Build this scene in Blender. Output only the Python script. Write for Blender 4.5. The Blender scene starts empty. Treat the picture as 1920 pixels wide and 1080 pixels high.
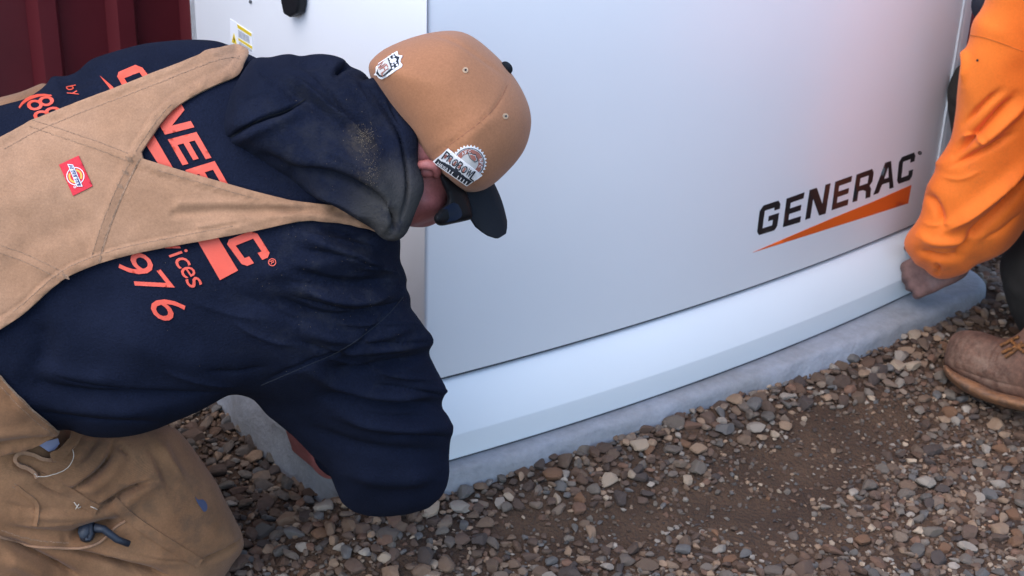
import bpy, bmesh, math, random
import numpy as np
from mathutils import Vector, Matrix
from mathutils.bvhtree import BVHTree
from mathutils.geometry import delaunay_2d_cdt

random.seed(7)
RNG = np.random.default_rng(11)
S = bpy.context.scene
COL = S.collection

# ------------------------------------------------------------------ camera, sky, sun, exposure
CAM_H, PITCH, ROLL, FPX = 1.4, math.radians(25.8), 0.0358, 2836.0
Fv = np.array([0, math.cos(PITCH), -math.sin(PITCH)])
_U0 = np.array([0, math.sin(PITCH), math.cos(PITCH)])
_R0 = np.array([1.0, 0, 0])
Rv = _R0 * math.cos(ROLL) + _U0 * math.sin(ROLL)
Uv = _U0 * math.cos(ROLL) - _R0 * math.sin(ROLL)
CP = np.array([0, 0, CAM_H])
cd = bpy.data.cameras.new('camera')
cam = bpy.data.objects.new('camera', cd)
COL.objects.link(cam)
M = Matrix.Identity(4)
for i in range(3):
    M[i][0], M[i][1], M[i][2], M[i][3] = Rv[i], Uv[i], -Fv[i], CP[i]
cam.matrix_world = M
cd.sensor_width = 36.0
cd.lens = 36.0 * FPX / 1920.0
cd.clip_start, cd.clip_end = 0.05, 1000
cd.dof.use_dof = True
cd.dof.focus_distance = 1.9
cd.dof.aperture_fstop = 11.0
S.camera = cam

SUN_EL, SUN_AZ = math.radians(57), math.radians(-134)   # azimuth from +Y towards +X
wd = bpy.data.worlds.new('World')
S.world = wd
wd.use_nodes = True
wn = wd.node_tree.nodes
sky = wn.new('ShaderNodeTexSky')
sky.sky_type = 'NISHITA'
sky.sun_disc = False
sky.sun_elevation = SUN_EL
sky.sun_rotation = SUN_AZ
sky.air_density, sky.dust_density, sky.ozone_density = 1.0, 1.0, 1.5
wn['Background'].inputs['Strength'].default_value = 0.15
wd.node_tree.links.new(sky.outputs['Color'], wn['Background'].inputs['Color'])
sl = bpy.data.lights.new('sun', 'SUN')
sl.energy = 0.75
sl.angle = math.radians(60)
sl.color = (1.0, 0.95, 0.90)
so = bpy.data.objects.new('sun', sl)
COL.objects.link(so)
sdir = Vector((math.sin(SUN_AZ) * math.cos(SUN_EL), math.cos(SUN_AZ) * math.cos(SUN_EL), math.sin(SUN_EL)))
so.rotation_euler = sdir.to_track_quat('Z', 'Y').to_euler()
so.location = (-4, -3, 6)
S.view_settings.view_transform = 'Standard'
S.view_settings.look = 'None'
S.view_settings.gamma = 1
S.view_settings.use_curve_mapping = False
S.view_settings.exposure = 1.55

# ------------------------------------------------------------------ camera geometry (photograph pixels <-> places)
def ray(x, y):
    return Fv + Rv * ((x - 960) / FPX) - Uv * ((y - 540) / FPX)
ZK = 1.0          # depth scale used while a figure is laid out
def P(x, y, z):
    return CP + ray(x, y) * (z * ZK)
def atz(x, y, h):
    d = ray(x, y)
    return CP + d * ((h - CAM_H) / d[2])
def pix(w):
    v = np.asarray(w) - CP
    z = v @ Fv
    return 960 + FPX * (v @ Rv) / z, 540 - FPX * (v @ Uv) / z, z

# ------------------------------------------------------------------ materials
def nt(m):
    return m.node_tree.nodes, m.node_tree.links
def mat(name, c, rough=0.6, var=0.0, vscale=8.0, c2=None, bump=0.0, bscale=200.0, spec=0.5, metal=0.0, coat=0.0, sheen=0.0, detail=4.0):
    m = bpy.data.materials.new(name)
    m.use_nodes = True
    n, l = nt(m)
    b = n['Principled BSDF']
    b.inputs['Base Color'].default_value = (*c, 1)
    b.inputs['Roughness'].default_value = rough
    b.inputs['Specular IOR Level'].default_value = spec
    b.inputs['Metallic'].default_value = metal
    b.inputs['Coat Weight'].default_value = coat
    b.inputs['Sheen Weight'].default_value = sheen
    tc = n.new('ShaderNodeTexCoord')
    if var or c2:
        no = n.new('ShaderNodeTexNoise')
        no.inputs['Scale'].default_value = vscale
        no.inputs['Detail'].default_value = detail
        l.new(tc.outputs['Object'], no.inputs['Vector'])
        mx = n.new('ShaderNodeMix')
        mx.data_type = 'RGBA'
        c2 = c2 or tuple(v * (1 - var) for v in c)
        mx.inputs[6].default_value = (*c, 1)
        mx.inputs[7].default_value = (*c2, 1)
        rp = n.new('ShaderNodeMapRange')
        rp.inputs[1].default_value, rp.inputs[2].default_value = 0.35, 0.65
        l.new(no.outputs['Fac'], rp.inputs[0])
        l.new(rp.outputs[0], mx.inputs[0])
        l.new(mx.outputs[2], b.inputs['Base Color'])
    if bump:
        nb = n.new('ShaderNodeTexNoise')
        nb.inputs['Scale'].default_value = bscale
        nb.inputs['Detail'].default_value = 3
        l.new(tc.outputs['Object'], nb.inputs['Vector'])
        bp = n.new('ShaderNodeBump')
        bp.inputs['Strength'].default_value = bump
        bp.inputs['Distance'].default_value = 0.002
        l.new(nb.outputs['Fac'], bp.inputs['Height'])
        l.new(bp.outputs[0], b.inputs['Normal'])
    return m

def weave(m, scale=5200, strength=0.22, ax1=(0.6, -0.3, 0.74), ax2=(0.74, 0.3, -0.6)):
    """twill-like woven relief and fleck on top of a fabric material"""
    n, l = nt(m)
    b = n['Principled BSDF']
    tc = n.new('ShaderNodeTexCoord')
    hs = []
    for ax in (ax1, ax2):
        mp = n.new('ShaderNodeVectorMath')
        mp.operation = 'DOT_PRODUCT'
        mp.inputs[1].default_value = ax
        l.new(tc.outputs['Object'], mp.inputs[0])
        mu = n.new('ShaderNodeMath')
        mu.operation = 'MULTIPLY'
        mu.inputs[1].default_value = scale
        l.new(mp.outputs['Value'], mu.inputs[0])
        si = n.new('ShaderNodeMath')
        si.operation = 'SINE'
        l.new(mu.outputs[0], si.inputs[0])
        hs.append(si)
    ad = n.new('ShaderNodeMath')
    ad.operation = 'ADD'
    l.new(hs[0].outputs[0], ad.inputs[0])
    l.new(hs[1].outputs[0], ad.inputs[1])
    no = n.new('ShaderNodeTexNoise')
    no.inputs['Scale'].default_value = 350
    no.inputs['Detail'].default_value = 5
    l.new(tc.outputs['Object'], no.inputs['Vector'])
    a2 = n.new('ShaderNodeMath')
    a2.operation = 'MULTIPLY_ADD'
    a2.inputs[1].default_value = 3.0
    l.new(no.outputs['Fac'], a2.inputs[0])
    l.new(ad.outputs[0], a2.inputs[2])
    bp = n.new('ShaderNodeBump')
    bp.inputs['Strength'].default_value = strength
    bp.inputs['Distance'].default_value = 0.0006
    l.new(a2.outputs[0], bp.inputs['Height'])
    l.new(bp.outputs[0], b.inputs['Normal'])
    return m

def _base(m):
    n, l = nt(m)
    b = n['Principled BSDF']
    k = b.inputs['Base Color']
    if k.links: return k.links[0].from_socket
    c = n.new('ShaderNodeRGB'); c.outputs[0].default_value = k.default_value
    return c.outputs[0]
def fleck(m, scale=320, lo=0.78, hi=1.2, detail=6):
    """fine worn fleck of cloth, skin or leather"""
    n, l = nt(m)
    src = _base(m)
    tc = n.new('ShaderNodeTexCoord')
    no = n.new('ShaderNodeTexNoise'); no.inputs['Scale'].default_value = scale; no.inputs['Detail'].default_value = detail
    no.inputs['Roughness'].default_value = .7
    l.new(tc.outputs['Object'], no.inputs['Vector'])
    mr = n.new('ShaderNodeMapRange'); mr.inputs[1].default_value = .3; mr.inputs[2].default_value = .7
    mr.inputs[3].default_value = lo; mr.inputs[4].default_value = hi
    l.new(no.outputs['Fac'], mr.inputs[0])
    mx = n.new('ShaderNodeMix'); mx.data_type = 'RGBA'; mx.blend_type = 'MULTIPLY'; mx.inputs[0].default_value = 1
    l.new(src, mx.inputs[6]); l.new(mr.outputs[0], mx.inputs[7])
    l.new(mx.outputs[2], n['Principled BSDF'].inputs['Base Color'])
    return m
def stain(m, c, rad, col, amt=0.8, scale=60, thr=0.45):
    """dirt of a given colour rubbed into the cloth round a place"""
    n, l = nt(m)
    src = _base(m)
    tc = n.new('ShaderNodeTexCoord')
    ds = n.new('ShaderNodeVectorMath'); ds.operation = 'DISTANCE'
    ds.inputs[1].default_value = tuple(c)
    l.new(tc.outputs['Object'], ds.inputs[0])
    mr = n.new('ShaderNodeMapRange'); mr.interpolation_type = 'SMOOTHSTEP'
    mr.inputs[1].default_value = rad; mr.inputs[2].default_value = rad * .25; mr.inputs[3].default_value = 0; mr.inputs[4].default_value = 1
    l.new(ds.outputs['Value'], mr.inputs[0])
    no = n.new('ShaderNodeTexNoise'); no.inputs['Scale'].default_value = scale; no.inputs['Detail'].default_value = 8
    no.inputs['Roughness'].default_value = .75
    l.new(tc.outputs['Object'], no.inputs['Vector'])
    m2 = n.new('ShaderNodeMapRange'); m2.inputs[1].default_value = thr; m2.inputs[2].default_value = thr + .2; m2.inputs[4].default_value = amt
    l.new(no.outputs['Fac'], m2.inputs[0])
    mu = n.new('ShaderNodeMath'); mu.operation = 'MULTIPLY'
    l.new(mr.outputs[0], mu.inputs[0]); l.new(m2.outputs[0], mu.inputs[1])
    mx = n.new('ShaderNodeMix'); mx.data_type = 'RGBA'
    l.new(mu.outputs[0], mx.inputs[0]); l.new(src, mx.inputs[6]); mx.inputs[7].default_value = (*col, 1)
    l.new(mx.outputs[2], n['Principled BSDF'].inputs['Base Color'])
    return m
TAN = (0.37, 0.208, 0.122)
MT = {}
MT['paint'] = mat('painted steel', (0.79, 0.795, 0.815), 0.30, var=0.03, vscale=3, bump=0.06, bscale=700, spec=0.8)
MT['trim'] = mat('painted base steel', (0.73, 0.765, 0.79), 0.45, var=0.03, vscale=4, bump=0.08, bscale=700)
MT['gap'] = mat('dark gap grey', (0.06, 0.065, 0.075), 0.7)  # dark tone stands in for shade inside the cabinet gaps; also the screw
MT['black'] = mat('black plastic', (0.008, 0.009, 0.011), 0.5, bump=0.1, bscale=500, spec=0.25)
MT['ink'] = mat('black decal vinyl', (0.01, 0.01, 0.012), 0.3)
MT['orange_ink'] = mat('orange decal vinyl', (0.62, 0.10, 0.012), 0.3)
MT['concrete'] = mat('pad concrete', (0.275, 0.29, 0.325), 0.9, c2=(0.215, 0.215, 0.222), vscale=6, bump=0.9, bscale=140, detail=8)
MT['barn'] = mat('red barn steel', (0.12, 0.0125, 0.0175), 0.4, var=0.12, vscale=3, bump=0.05, bscale=60)
MT['navy'] = mat('navy fleece', (0.0088, 0.0115, 0.0240), 1.0, c2=(0.0064, 0.0087, 0.0188), vscale=14, bump=0.6, bscale=420, spec=0.08)
MT['print'] = mat('orange screen print', (0.66, 0.072, 0.036), 0.55, var=0.12, vscale=25, bump=0.2, bscale=900)
MT['tan'] = weave(mat('tan duck canvas', TAN, 0.9, c2=(0.32, 0.174, 0.098), vscale=9, spec=0.2, sheen=0.1))
MT['tan_edge'] = weave(mat('tan canvas worn edge', (0.5, 0.34, 0.22), 0.9, var=0.25, vscale=60, spec=0.2))
MT['pants'] = weave(mat('shaded tan duck canvas', (0.28, 0.142, 0.069), 0.9, c2=(0.205, 0.098, 0.045), vscale=10, spec=0.2, sheen=0.1))  # same canvas as the back panel, with the legs' shade put into its colour
MT['stitch'] = mat('brown stitching', (0.31, 0.185, 0.112), 0.9, var=0.4, vscale=300)
MT['thread'] = mat('loose pale thread', (0.6, 0.5, 0.4), 0.9)
MT['cap'] = weave(mat('toffee cap twill', (0.345, 0.148, 0.070), 0.85, var=0.08, vscale=14, spec=0.25, sheen=0.1), 6500, 0.15)
MT['capseam'] = mat('cap seam thread', (0.25, 0.10, 0.05), 0.9)
MT['capdark'] = mat('charcoal cap twill', (0.011, 0.013, 0.017), 0.9, bump=0.4, bscale=900, spec=0.15)
MT['white'] = mat('white embroidery', (0.78, 0.76, 0.76), 0.8, bump=0.4, bscale=1500)
MT['pink'] = mat('rust embroidery', (0.33, 0.12, 0.09), 0.8)
MT['navyemb'] = mat('dark embroidery', (0.010, 0.014, 0.022), 0.8)
MT['grey'] = mat('grey embroidery', (0.5, 0.48, 0.46), 0.8)
MT['red'] = mat('red label cloth', (0.58, 0.012, 0.028), 0.7, bump=0.3, bscale=1500)
MT['labnavy'] = mat('navy label thread', (0.02, 0.03, 0.12), 0.7)
MT['gold'] = mat('gold label thread', (0.75, 0.38, 0.06), 0.7)
MT['yellow'] = mat('yellow sticker ink', (0.72, 0.52, 0.02), 0.5)
MT['sticker'] = mat('white sticker', (0.80, 0.80, 0.82), 0.45)
MT['stickertext'] = mat('sticker fine print', (0.52, 0.53, 0.57), 0.5, var=0.35, vscale=260)
MT['skin'] = mat('ruddy skin', (0.33, 0.108, 0.10), 0.6, c2=(0.25, 0.075, 0.068), vscale=30, bump=0.25, bscale=260)
MT['skin2'] = mat('weathered skin', (0.20, 0.105, 0.088), 0.6, c2=(0.13, 0.068, 0.058), vscale=40, bump=0.3, bscale=240)
MT['hair'] = mat('dark hair', (0.02, 0.013, 0.009), 0.7, bump=0.6, bscale=300)
MT['lens'] = mat('dark blue lens', (0.002, 0.004, 0.012), 0.3, spec=0.12)
MT['orange'] = mat('orange jacket cloth', (0.88, 0.195, 0.020), 0.75, c2=(0.80, 0.155, 0.015), vscale=6, bump=0.25, bscale=300, spec=0.3, sheen=0.1)
MT['orange_seam'] = mat('orange seam thread', (0.55, 0.13, 0.012), 0.8)
MT['darkpants'] = mat('dark work trousers', (0.020, 0.017, 0.014), 0.9, var=0.4, vscale=12, bump=0.3, bscale=300)
MT['darknavy'] = mat('dark navy cloth', (0.012, 0.016, 0.03), 0.7, bump=0.3, bscale=300)
MT['boot'] = mat('dusty brown leather', (0.15, 0.074, 0.046), 0.85, c2=(0.075, 0.033, 0.020), vscale=16, bump=0.6, bscale=120, detail=6)
MT['sole'] = mat('tan boot sole', (0.24, 0.105, 0.042), 0.8, c2=(0.11, 0.06, 0.038), vscale=40, bump=0.4, bscale=150)
MT['lace'] = mat('orange and black lace', (0.26, 0.095, 0.018), 0.8, var=0.75, vscale=120)
MT['tool'] = mat('blue grey tool grip', (0.016, 0.022, 0.034), 0.55, bump=0.1, bscale=300)
MT['cloth_white'] = mat('pale lavender cloth', (0.34, 0.35, 0.48), 0.85)

NAVY2 = mat('navy fleece of the hood', (0.0088, 0.0115, 0.0240), 1.0, c2=(0.0064, 0.0087, 0.0188), vscale=14, bump=0.6, bscale=420, spec=0.08)
MT['navy_hood'] = NAVY2
UP = 0.93
ZK = UP
for k in ('navy', 'navy_hood'):
    fleck(MT[k], 420, .7, 1.35)
    for c, rad in (((640, 470, 1.93), .16), ((720, 600, 1.98), .16), ((600, 560, 1.95), .2), ((780, 700, 2.06), .14)):
        stain(MT[k], P(*c), rad, (0.024, 0.026, 0.036), .38, 38, .5)
stain(NAVY2, P(752, 408, 1.90), .085, (0.060, 0.056, 0.052), .9, 30, .30)
stain(NAVY2, P(770, 350, 1.90), .06, (0.045, 0.043, 0.044), .7, 40, .40)
stain(NAVY2, P(685, 256, 1.87), .034, (0.075, 0.060, 0.045), .85, 160, .36)
stain(NAVY2, P(696, 322, 1.87), .030, (0.06, 0.048, 0.038), .7, 160, .44)
stain(NAVY2, P(620, 270, 1.88), .14, (0.022, 0.023, 0.030), .6, 30, .45)
ZK = 1.0
for k in ('tan', 'pants', 'cap', 'tan_edge'): fleck(MT[k], 380, .84, 1.14)
for k in ('tan', 'pants'): fleck(MT[k], 45, .88, 1.10, 8)
for k in ('skin', 'skin2'): fleck(MT[k], 220, .82, 1.16)
for k in ('boot', 'sole'): fleck(MT[k], 90, .6, 1.45, 10)
fleck(MT['orange'], 240, .93, 1.05)
for c, rad in (((1800, 430, 2.85), .10), ((1760, 500, 2.9), .06), ((1850, 300, 2.78), .12)):
    stain(MT['orange'], P(*c), rad, (0.42, 0.10, 0.018), .5, 40, .48)
stain(MT['boot'], P(1800, 660, 2.83), .07, (0.22, 0.135, 0.092), .6, 60, .42)
stain(MT['boot'], P(1860, 700, 2.80), .07, (0.23, 0.145, 0.10), .7, 50, .42)
for c, rad in (((300, 960, 2.13), .12), ((400, 1000, 2.15), .10), ((200, 880, 2.08), .12)):
    stain(MT['pants'], P(*c), rad, (0.10, 0.062, 0.038), .55, 26, .48)
fleck(MT['concrete'], 60, .85, 1.12, 10)
fleck(MT['barn'], 8, .9, 1.08)

# ------------------------------------------------------------------ object helpers
def link(name, verts, faces, mats, parent=None, smooth=True, fmat=None, quiet=True):
    me = bpy.data.meshes.new(name)
    if isinstance(verts, np.ndarray):
        verts = verts.tolist()
    if isinstance(faces, np.ndarray):
        faces = faces.tolist()
    me.from_pydata(verts, [], faces)
    if not isinstance(mats, (list, tuple)):
        mats = [mats]
    for m in mats:
        me.materials.append(m)
    if fmat is not None:
        me.polygons.foreach_set('material_index', np.asarray(fmat, dtype=np.int32))
    if smooth:
        me.polygons.foreach_set('use_smooth', np.ones(len(me.polygons), dtype=bool))
    me.update()
    o = bpy.data.objects.new(name, me)
    COL.objects.link(o)
    if parent is not None:
        o.parent = parent
    return o
def tag(o, label=None, cat=None, group=None, kind=None):
    if label: o['label'] = label
    if cat: o['category'] = cat
    if group: o['group'] = group
    if kind: o['kind'] = kind
    return o
def empty(name, loc, label, cat, group=None):
    o = bpy.data.objects.new(name, None)
    o.empty_display_size = 0.1
    COL.objects.link(o)
    return tag(o, label, cat, group)

class MB:
    """collects boxes / prisms / tubes into one mesh"""
    def __init__(s):
        s.v, s.f, s.m = [], [], []
    def add(s, v, f, mi=0):
        b = len(s.v)
        s.v += [tuple(map(float, p)) for p in v]
        s.f += [tuple(int(i) + b for i in q) for q in f]
        s.m += [mi] * len(f)
    def tube(s, pts, r, n=8, mi=0, closed=False):
        pts = [np.asarray(p, float) for p in pts]
        k = len(pts)
        rr = r if hasattr(r, '__len__') else [r] * k
        vs, fs = [], []
        up = None
        for i in range(k):
            a = pts[(i - 1) % k] if (closed or i > 0) else pts[i]
            c = pts[(i + 1) % k] if (closed or i < k - 1) else pts[i]
            d = c - a
            d /= max(np.linalg.norm(d), 1e-9)
            if up is None:
                up = np.cross(d, [0.3, 0.5, 0.81])
            up = up - d * (up @ d)
            up /= max(np.linalg.norm(up), 1e-9)
            w = np.cross(d, up)
            for j in range(n):
                t = 2 * math.pi * j / n
                vs.append(pts[i] + rr[i] * (math.cos(t) * up + math.sin(t) * w))
        for i in range(k if closed else k - 1):
            i2 = (i + 1) % k
            for j in range(n):
                j2 = (j + 1) % n
                fs.append((i * n + j, i * n + j2, i2 * n + j2, i2 * n + j))
        if not closed:
            fs.append(tuple(range(n))[::-1])
            fs.append(tuple((k - 1) * n + j for j in range(n)))
        s.add(vs, fs, mi)
    def build(s, name, mats, parent=None, smooth=True):
        return link(name, s.v, s.f, mats, parent, smooth, s.m)

def bevel(o, w, seg=2):
    b = o.modifiers.new('bevel', 'BEVEL')
    b.width, b.segments, b.limit_method = w, seg, 'ANGLE'
    return o

# value noise
_H = RNG.random((64, 64, 64)).astype(np.float32)
def vnoise(p, sc):
    q = np.asarray(p) * sc
    i = np.floor(q).astype(int)
    f = q - i
    f = f * f * (3 - 2 * f)
    i &= 63
    j = (i + 1) & 63
    def g(a, b, c): return _H[a, b, c]
    x0, y0, z0 = i[..., 0], i[..., 1], i[..., 2]
    x1, y1, z1 = j[..., 0], j[..., 1], j[..., 2]
    fx, fy, fz = f[..., 0], f[..., 1], f[..., 2]
    c00 = g(x0, y0, z0) * (1 - fx) + g(x1, y0, z0) * fx
    c10 = g(x0, y1, z0) * (1 - fx) + g(x1, y1, z0) * fx
    c01 = g(x0, y0, z1) * (1 - fx) + g(x1, y0, z1) * fx
    c11 = g(x0, y1, z1) * (1 - fx) + g(x1, y1, z1) * fx
    return (c00 * (1 - fy) + c10 * fy) * (1 - fz) + (c01 * (1 - fy) + c11 * fy) * fz - 0.5

# ------------------------------------------------------------------ soft bodies: signed distance volumes turned into meshes
def chaikin(pts, it=1, closed=True):
    p = np.asarray(pts, float)
    for _ in range(it):
        if closed:
            q = np.roll(p, -1, 0)
            a, b = p * 0.75 + q * 0.25, p * 0.25 + q * 0.75
            p = np.stack([a, b], 1).reshape(-1, 2)
        else:
            a, b = p[:-1] * 0.75 + p[1:] * 0.25, p[:-1] * 0.25 + p[1:] * 0.75
            p = np.vstack([p[:1], np.stack([a, b], 1).reshape(-1, 2), p[-1:]])
    return p
def seg_dist(x, y, poly, closed=True):
    """distance to a polyline, and signed side of the nearest segment"""
    best = np.full(x.shape, 1e9, np.float32)
    side = np.zeros(x.shape, np.float32)
    n = len(poly)
    for i in range(n if closed else n - 1):
        a, b = poly[i], poly[(i + 1) % n]
        dx, dy = b[0] - a[0], b[1] - a[1]
        L = dx * dx + dy * dy + 1e-9
        t = np.clip(((x - a[0]) * dx + (y - a[1]) * dy) / L, 0, 1)
        ex, ey = x - a[0] - t * dx, y - a[1] - t * dy
        d = np.sqrt(ex * ex + ey * ey)
        s = np.sign(dx * ey - dy * ex)
        k = d < best
        best = np.where(k, d, best)
        side = np.where(k, s, side)
    return best, side
def inside(x, y, poly):
    r = np.zeros(x.shape, bool)
    n = len(poly)
    for i in range(n):
        x1, y1 = poly[i]
        x2, y2 = poly[(i + 1) % n]
        if y1 == y2: continue
        c = ((y1 > y) != (y2 > y)) & (x < (x2 - x1) * (y - y1) / (y2 - y1) + x1)
        r ^= c
    return r
class Field2:
    """signed distance (pixels, positive inside) to an outline, on a raster"""
    def __init__(s, poly, st=3.0, pad=120):
        poly = np.asarray(poly, float)
        s.x0, s.y0 = poly.min(0) - pad
        x1, y1 = poly.max(0) + pad
        s.st = st
        gx = np.arange(s.x0, x1 + st, st)
        gy = np.arange(s.y0, y1 + st, st)
        X, Y = np.meshgrid(gx, gy, indexing='ij')
        d, _ = seg_dist(X.astype(np.float32), Y.astype(np.float32), poly)
        s.g = np.where(inside(X, Y, poly), d, -d).astype(np.float32)
    def __call__(s, x, y):
        u = np.clip((x - s.x0) / s.st, 0, s.g.shape[0] - 1.001)
        v = np.clip((y - s.y0) / s.st, 0, s.g.shape[1] - 1.001)
        i, j = u.astype(np.int32), v.astype(np.int32)
        a, b = u - i, v - j
        g = s.g
        return (g[i, j] * (1 - a) + g[i + 1, j] * a) * (1 - b) + (g[i, j + 1] * (1 - a) + g[i + 1, j + 1] * a) * b

class Vol:
    def __init__(s, lo, hi, h):
        s.lo, s.h = np.asarray(lo, np.float32), h
        s.n = np.ceil((np.asarray(hi) - np.asarray(lo)) / h).astype(int) + 1
        s.ax = [s.lo[i] + h * np.arange(s.n[i], dtype=np.float32) for i in range(3)]
        s.d = np.full(s.n, 0.2, np.float32)
    def _sub(s, lo, hi):
        i0 = np.clip(np.floor((lo - s.lo) / s.h).astype(int), 0, s.n - 1)
        i1 = np.clip(np.ceil((hi - s.lo) / s.h).astype(int) + 1, 1, s.n)
        return tuple(slice(a, b) for a, b in zip(i0, i1))
    def _put(s, sl, d, k, cut=False):
        o = s.d[sl]
        if cut:
            d = -d
            h = np.clip(0.5 - 0.5 * (o - d) / k, 0, 1)
            s.d[sl] = o * (1 - h) + d * h + k * h * (1 - h)
        else:
            h = np.clip(0.5 + 0.5 * (o - d) / k, 0, 1)
            s.d[sl] = o * (1 - h) + d * h - k * h * (1 - h)
    def grid(s, sl):
        return np.meshgrid(*[s.ax[i][sl[i]] for i in range(3)], indexing='ij', sparse=True)
    def cone(s, a, b, ra, rb, k=0.01, cut=False):
        a, b = np.asarray(a, np.float32), np.asarray(b, np.float32)
        m = max(ra, rb) + k + 0.03
        sl = s._sub(np.minimum(a, b) - m, np.maximum(a, b) + m)
        X, Y, Z = s.grid(sl)
        ba = b - a
        L = float(ba @ ba) + 1e-9
        t = np.clip(((X - a[0]) * ba[0] + (Y - a[1]) * ba[1] + (Z - a[2]) * ba[2]) / L, 0, 1)
        d = np.sqrt((X - a[0] - t * ba[0]) ** 2 + (Y - a[1] - t * ba[1]) ** 2 + (Z - a[2] - t * ba[2]) ** 2) - (ra + (rb - ra) * t)
        s._put(sl, d.astype(np.float32), k, cut)
    def pc(s, p, q, k=0.01, cut=False):
        """cone given as (px, py, depth, radius in px)"""
        s.cone(P(*p[:3]), P(*q[:3]), p[3] * p[2] * ZK / FPX, q[3] * q[2] * ZK / FPX, k, cut)
    def ell(s, c, axes, r, k=0.01, cut=False):
        c = np.asarray(c, np.float32)
        m = max(r) + k + 0.03
        sl = s._sub(c - m, c + m)
        X, Y, Z = s.grid(sl)
        q = 0
        for a, rr in zip(axes, r):
            q = q + (((X - c[0]) * a[0] + (Y - c[1]) * a[1] + (Z - c[2]) * a[2]) / rr) ** 2
        s._put(sl, ((np.sqrt(q) - 1) * min(r)).astype(np.float32), k, cut)
    def pillow(s, poly, z, T, w, k=0.01, e=2.0, smooth=1, cut=False):
        """rounded body with the given outline; z = (z0, x0, y0, gx, gy) is the depth of its middle sheet, T its half thickness"""
        z = (z[0] * ZK, z[1], z[2], z[3] * ZK, z[4] * ZK)
        T = T * ZK
        poly = chaikin(poly, smooth) if smooth else np.asarray(poly, float)
        fld = Field2(poly)
        sl = (slice(None),) * 3
        X, Y, Z = s.grid(sl)
        dz = (Y * Fv[1] + (Z - CAM_H) * Fv[2]) + 0 * X
        px = 960 + FPX * (X * Rv[0] + Y * Rv[1] + (Z - CAM_H) * Rv[2]) / dz
        py = 540 - FPX * (X * Uv[0] + Y * Uv[1] + (Z - CAM_H) * Uv[2]) / dz
        D = fld(px, py)
        zc = z[0] + z[3] * (px - z[1]) + z[4] * (py - z[2])
        q = np.clip(1 - D / w, 0, None) ** e + (np.abs(dz - zc) / T) ** e
        g = (q ** (1.0 / e) - 1) * min(T, w * z[0] / FPX)
        s._put(sl, g.astype(np.float32), k, cut)
    def mesh(s, it=2):
        d = s.d
        ins = d < 0
        cells = np.zeros(np.array(d.shape) - 1, np.int8)
        for a in (0, 1):
            for b in (0, 1):
                for c in (0, 1):
                    cells += ins[a:d.shape[0] - 1 + a, b:d.shape[1] - 1 + b, c:d.shape[2] - 1 + c]
        act = (cells > 0) & (cells < 8)
        idx = np.argwhere(act)
        ids = np.full(act.shape, -1, np.int64)
        ids[act] = np.arange(len(idx))
        acc = np.zeros((len(idx), 3))
        cnt = np.zeros(len(idx))
        cor = [(a, b, c) for a in (0, 1) for b in (0, 1) for c in (0, 1)]
        for p in cor:
            for ax in range(3):
                if p[ax]: continue
                q = list(p); q[ax] = 1
                v0 = d[tuple((idx + p).T)]
                v1 = d[tuple((idx + q).T)]
                m = (v0 < 0) != (v1 < 0)
                t = np.where(m, v0 / np.where(m, v0 - v1, 1), 0)
                pt = np.tile(np.array(p, float), (len(idx), 1))
                pt[:, ax] = t
                acc += np.where(m[:, None], pt, 0)
                cnt += m
        V = s.lo + s.h * (idx + acc / np.maximum(cnt, 1)[:, None])
        Fs = []
        for ax in range(3):
            o1, o2 = [(1, 2), (2, 0), (0, 1)][ax]
            a = [slice(None)] * 3; b = [slice(None)] * 3
            a[ax] = slice(0, -1); b[ax] = slice(1, None)
            A, B = ins[tuple(a)], ins[tuple(b)]
            for flip in (0, 1):
                e = np.argwhere((A & ~B) if not flip else (~A & B))
                e = e[(e[:, o1] > 0) & (e[:, o2] > 0) & (e[:, o1] < d.shape[o1] - 1) & (e[:, o2] < d.shape[o2] - 1)]
                if not len(e): continue
                c = []
                for (i, j) in ((-1, -1), (0, -1), (0, 0), (-1, 0)):
                    t = e.copy(); t[:, o1] += i; t[:, o2] += j
                    c.append(ids[tuple(t.T)])
                q = np.stack(c, 1)
                if flip: q = q[:, ::-1]
                Fs.append(q[(q >= 0).all(1)])
        Fq = np.vstack(Fs)
        for _ in range(it):
            V = lap(V, Fq, 0.5)
        return V, Fq
def lap(V, Fq, f):
    e = np.vstack([Fq[:, [i, (i + 1) % Fq.shape[1]]] for i in range(Fq.shape[1])])
    s = np.zeros_like(V); c = np.zeros(len(V))
    for a, b in ((0, 1), (1, 0)):
        for k in range(3):
            s[:, k] += np.bincount(e[:, a], V[e[:, b], k], len(V))
        c += np.bincount(e[:, a], minlength=len(V))
    return V * (1 - f) + f * s / np.maximum(c, 1)[:, None]
def normals(V, Fq):
    a, b, c = V[Fq[:, 0]], V[Fq[:, 1]], V[Fq[:, 2]]
    n = np.cross(b - a, c - a)
    if Fq.shape[1] == 4:
        n = n + np.cross(c - a, V[Fq[:, 3]] - a)
    N = np.zeros_like(V)
    for i in range(Fq.shape[1]):
        for k in range(3):
            N[:, k] += np.bincount(Fq[:, i], n[:, k], len(V))
    return N / np.maximum(np.linalg.norm(N, axis=1), 1e-12)[:, None]
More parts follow.
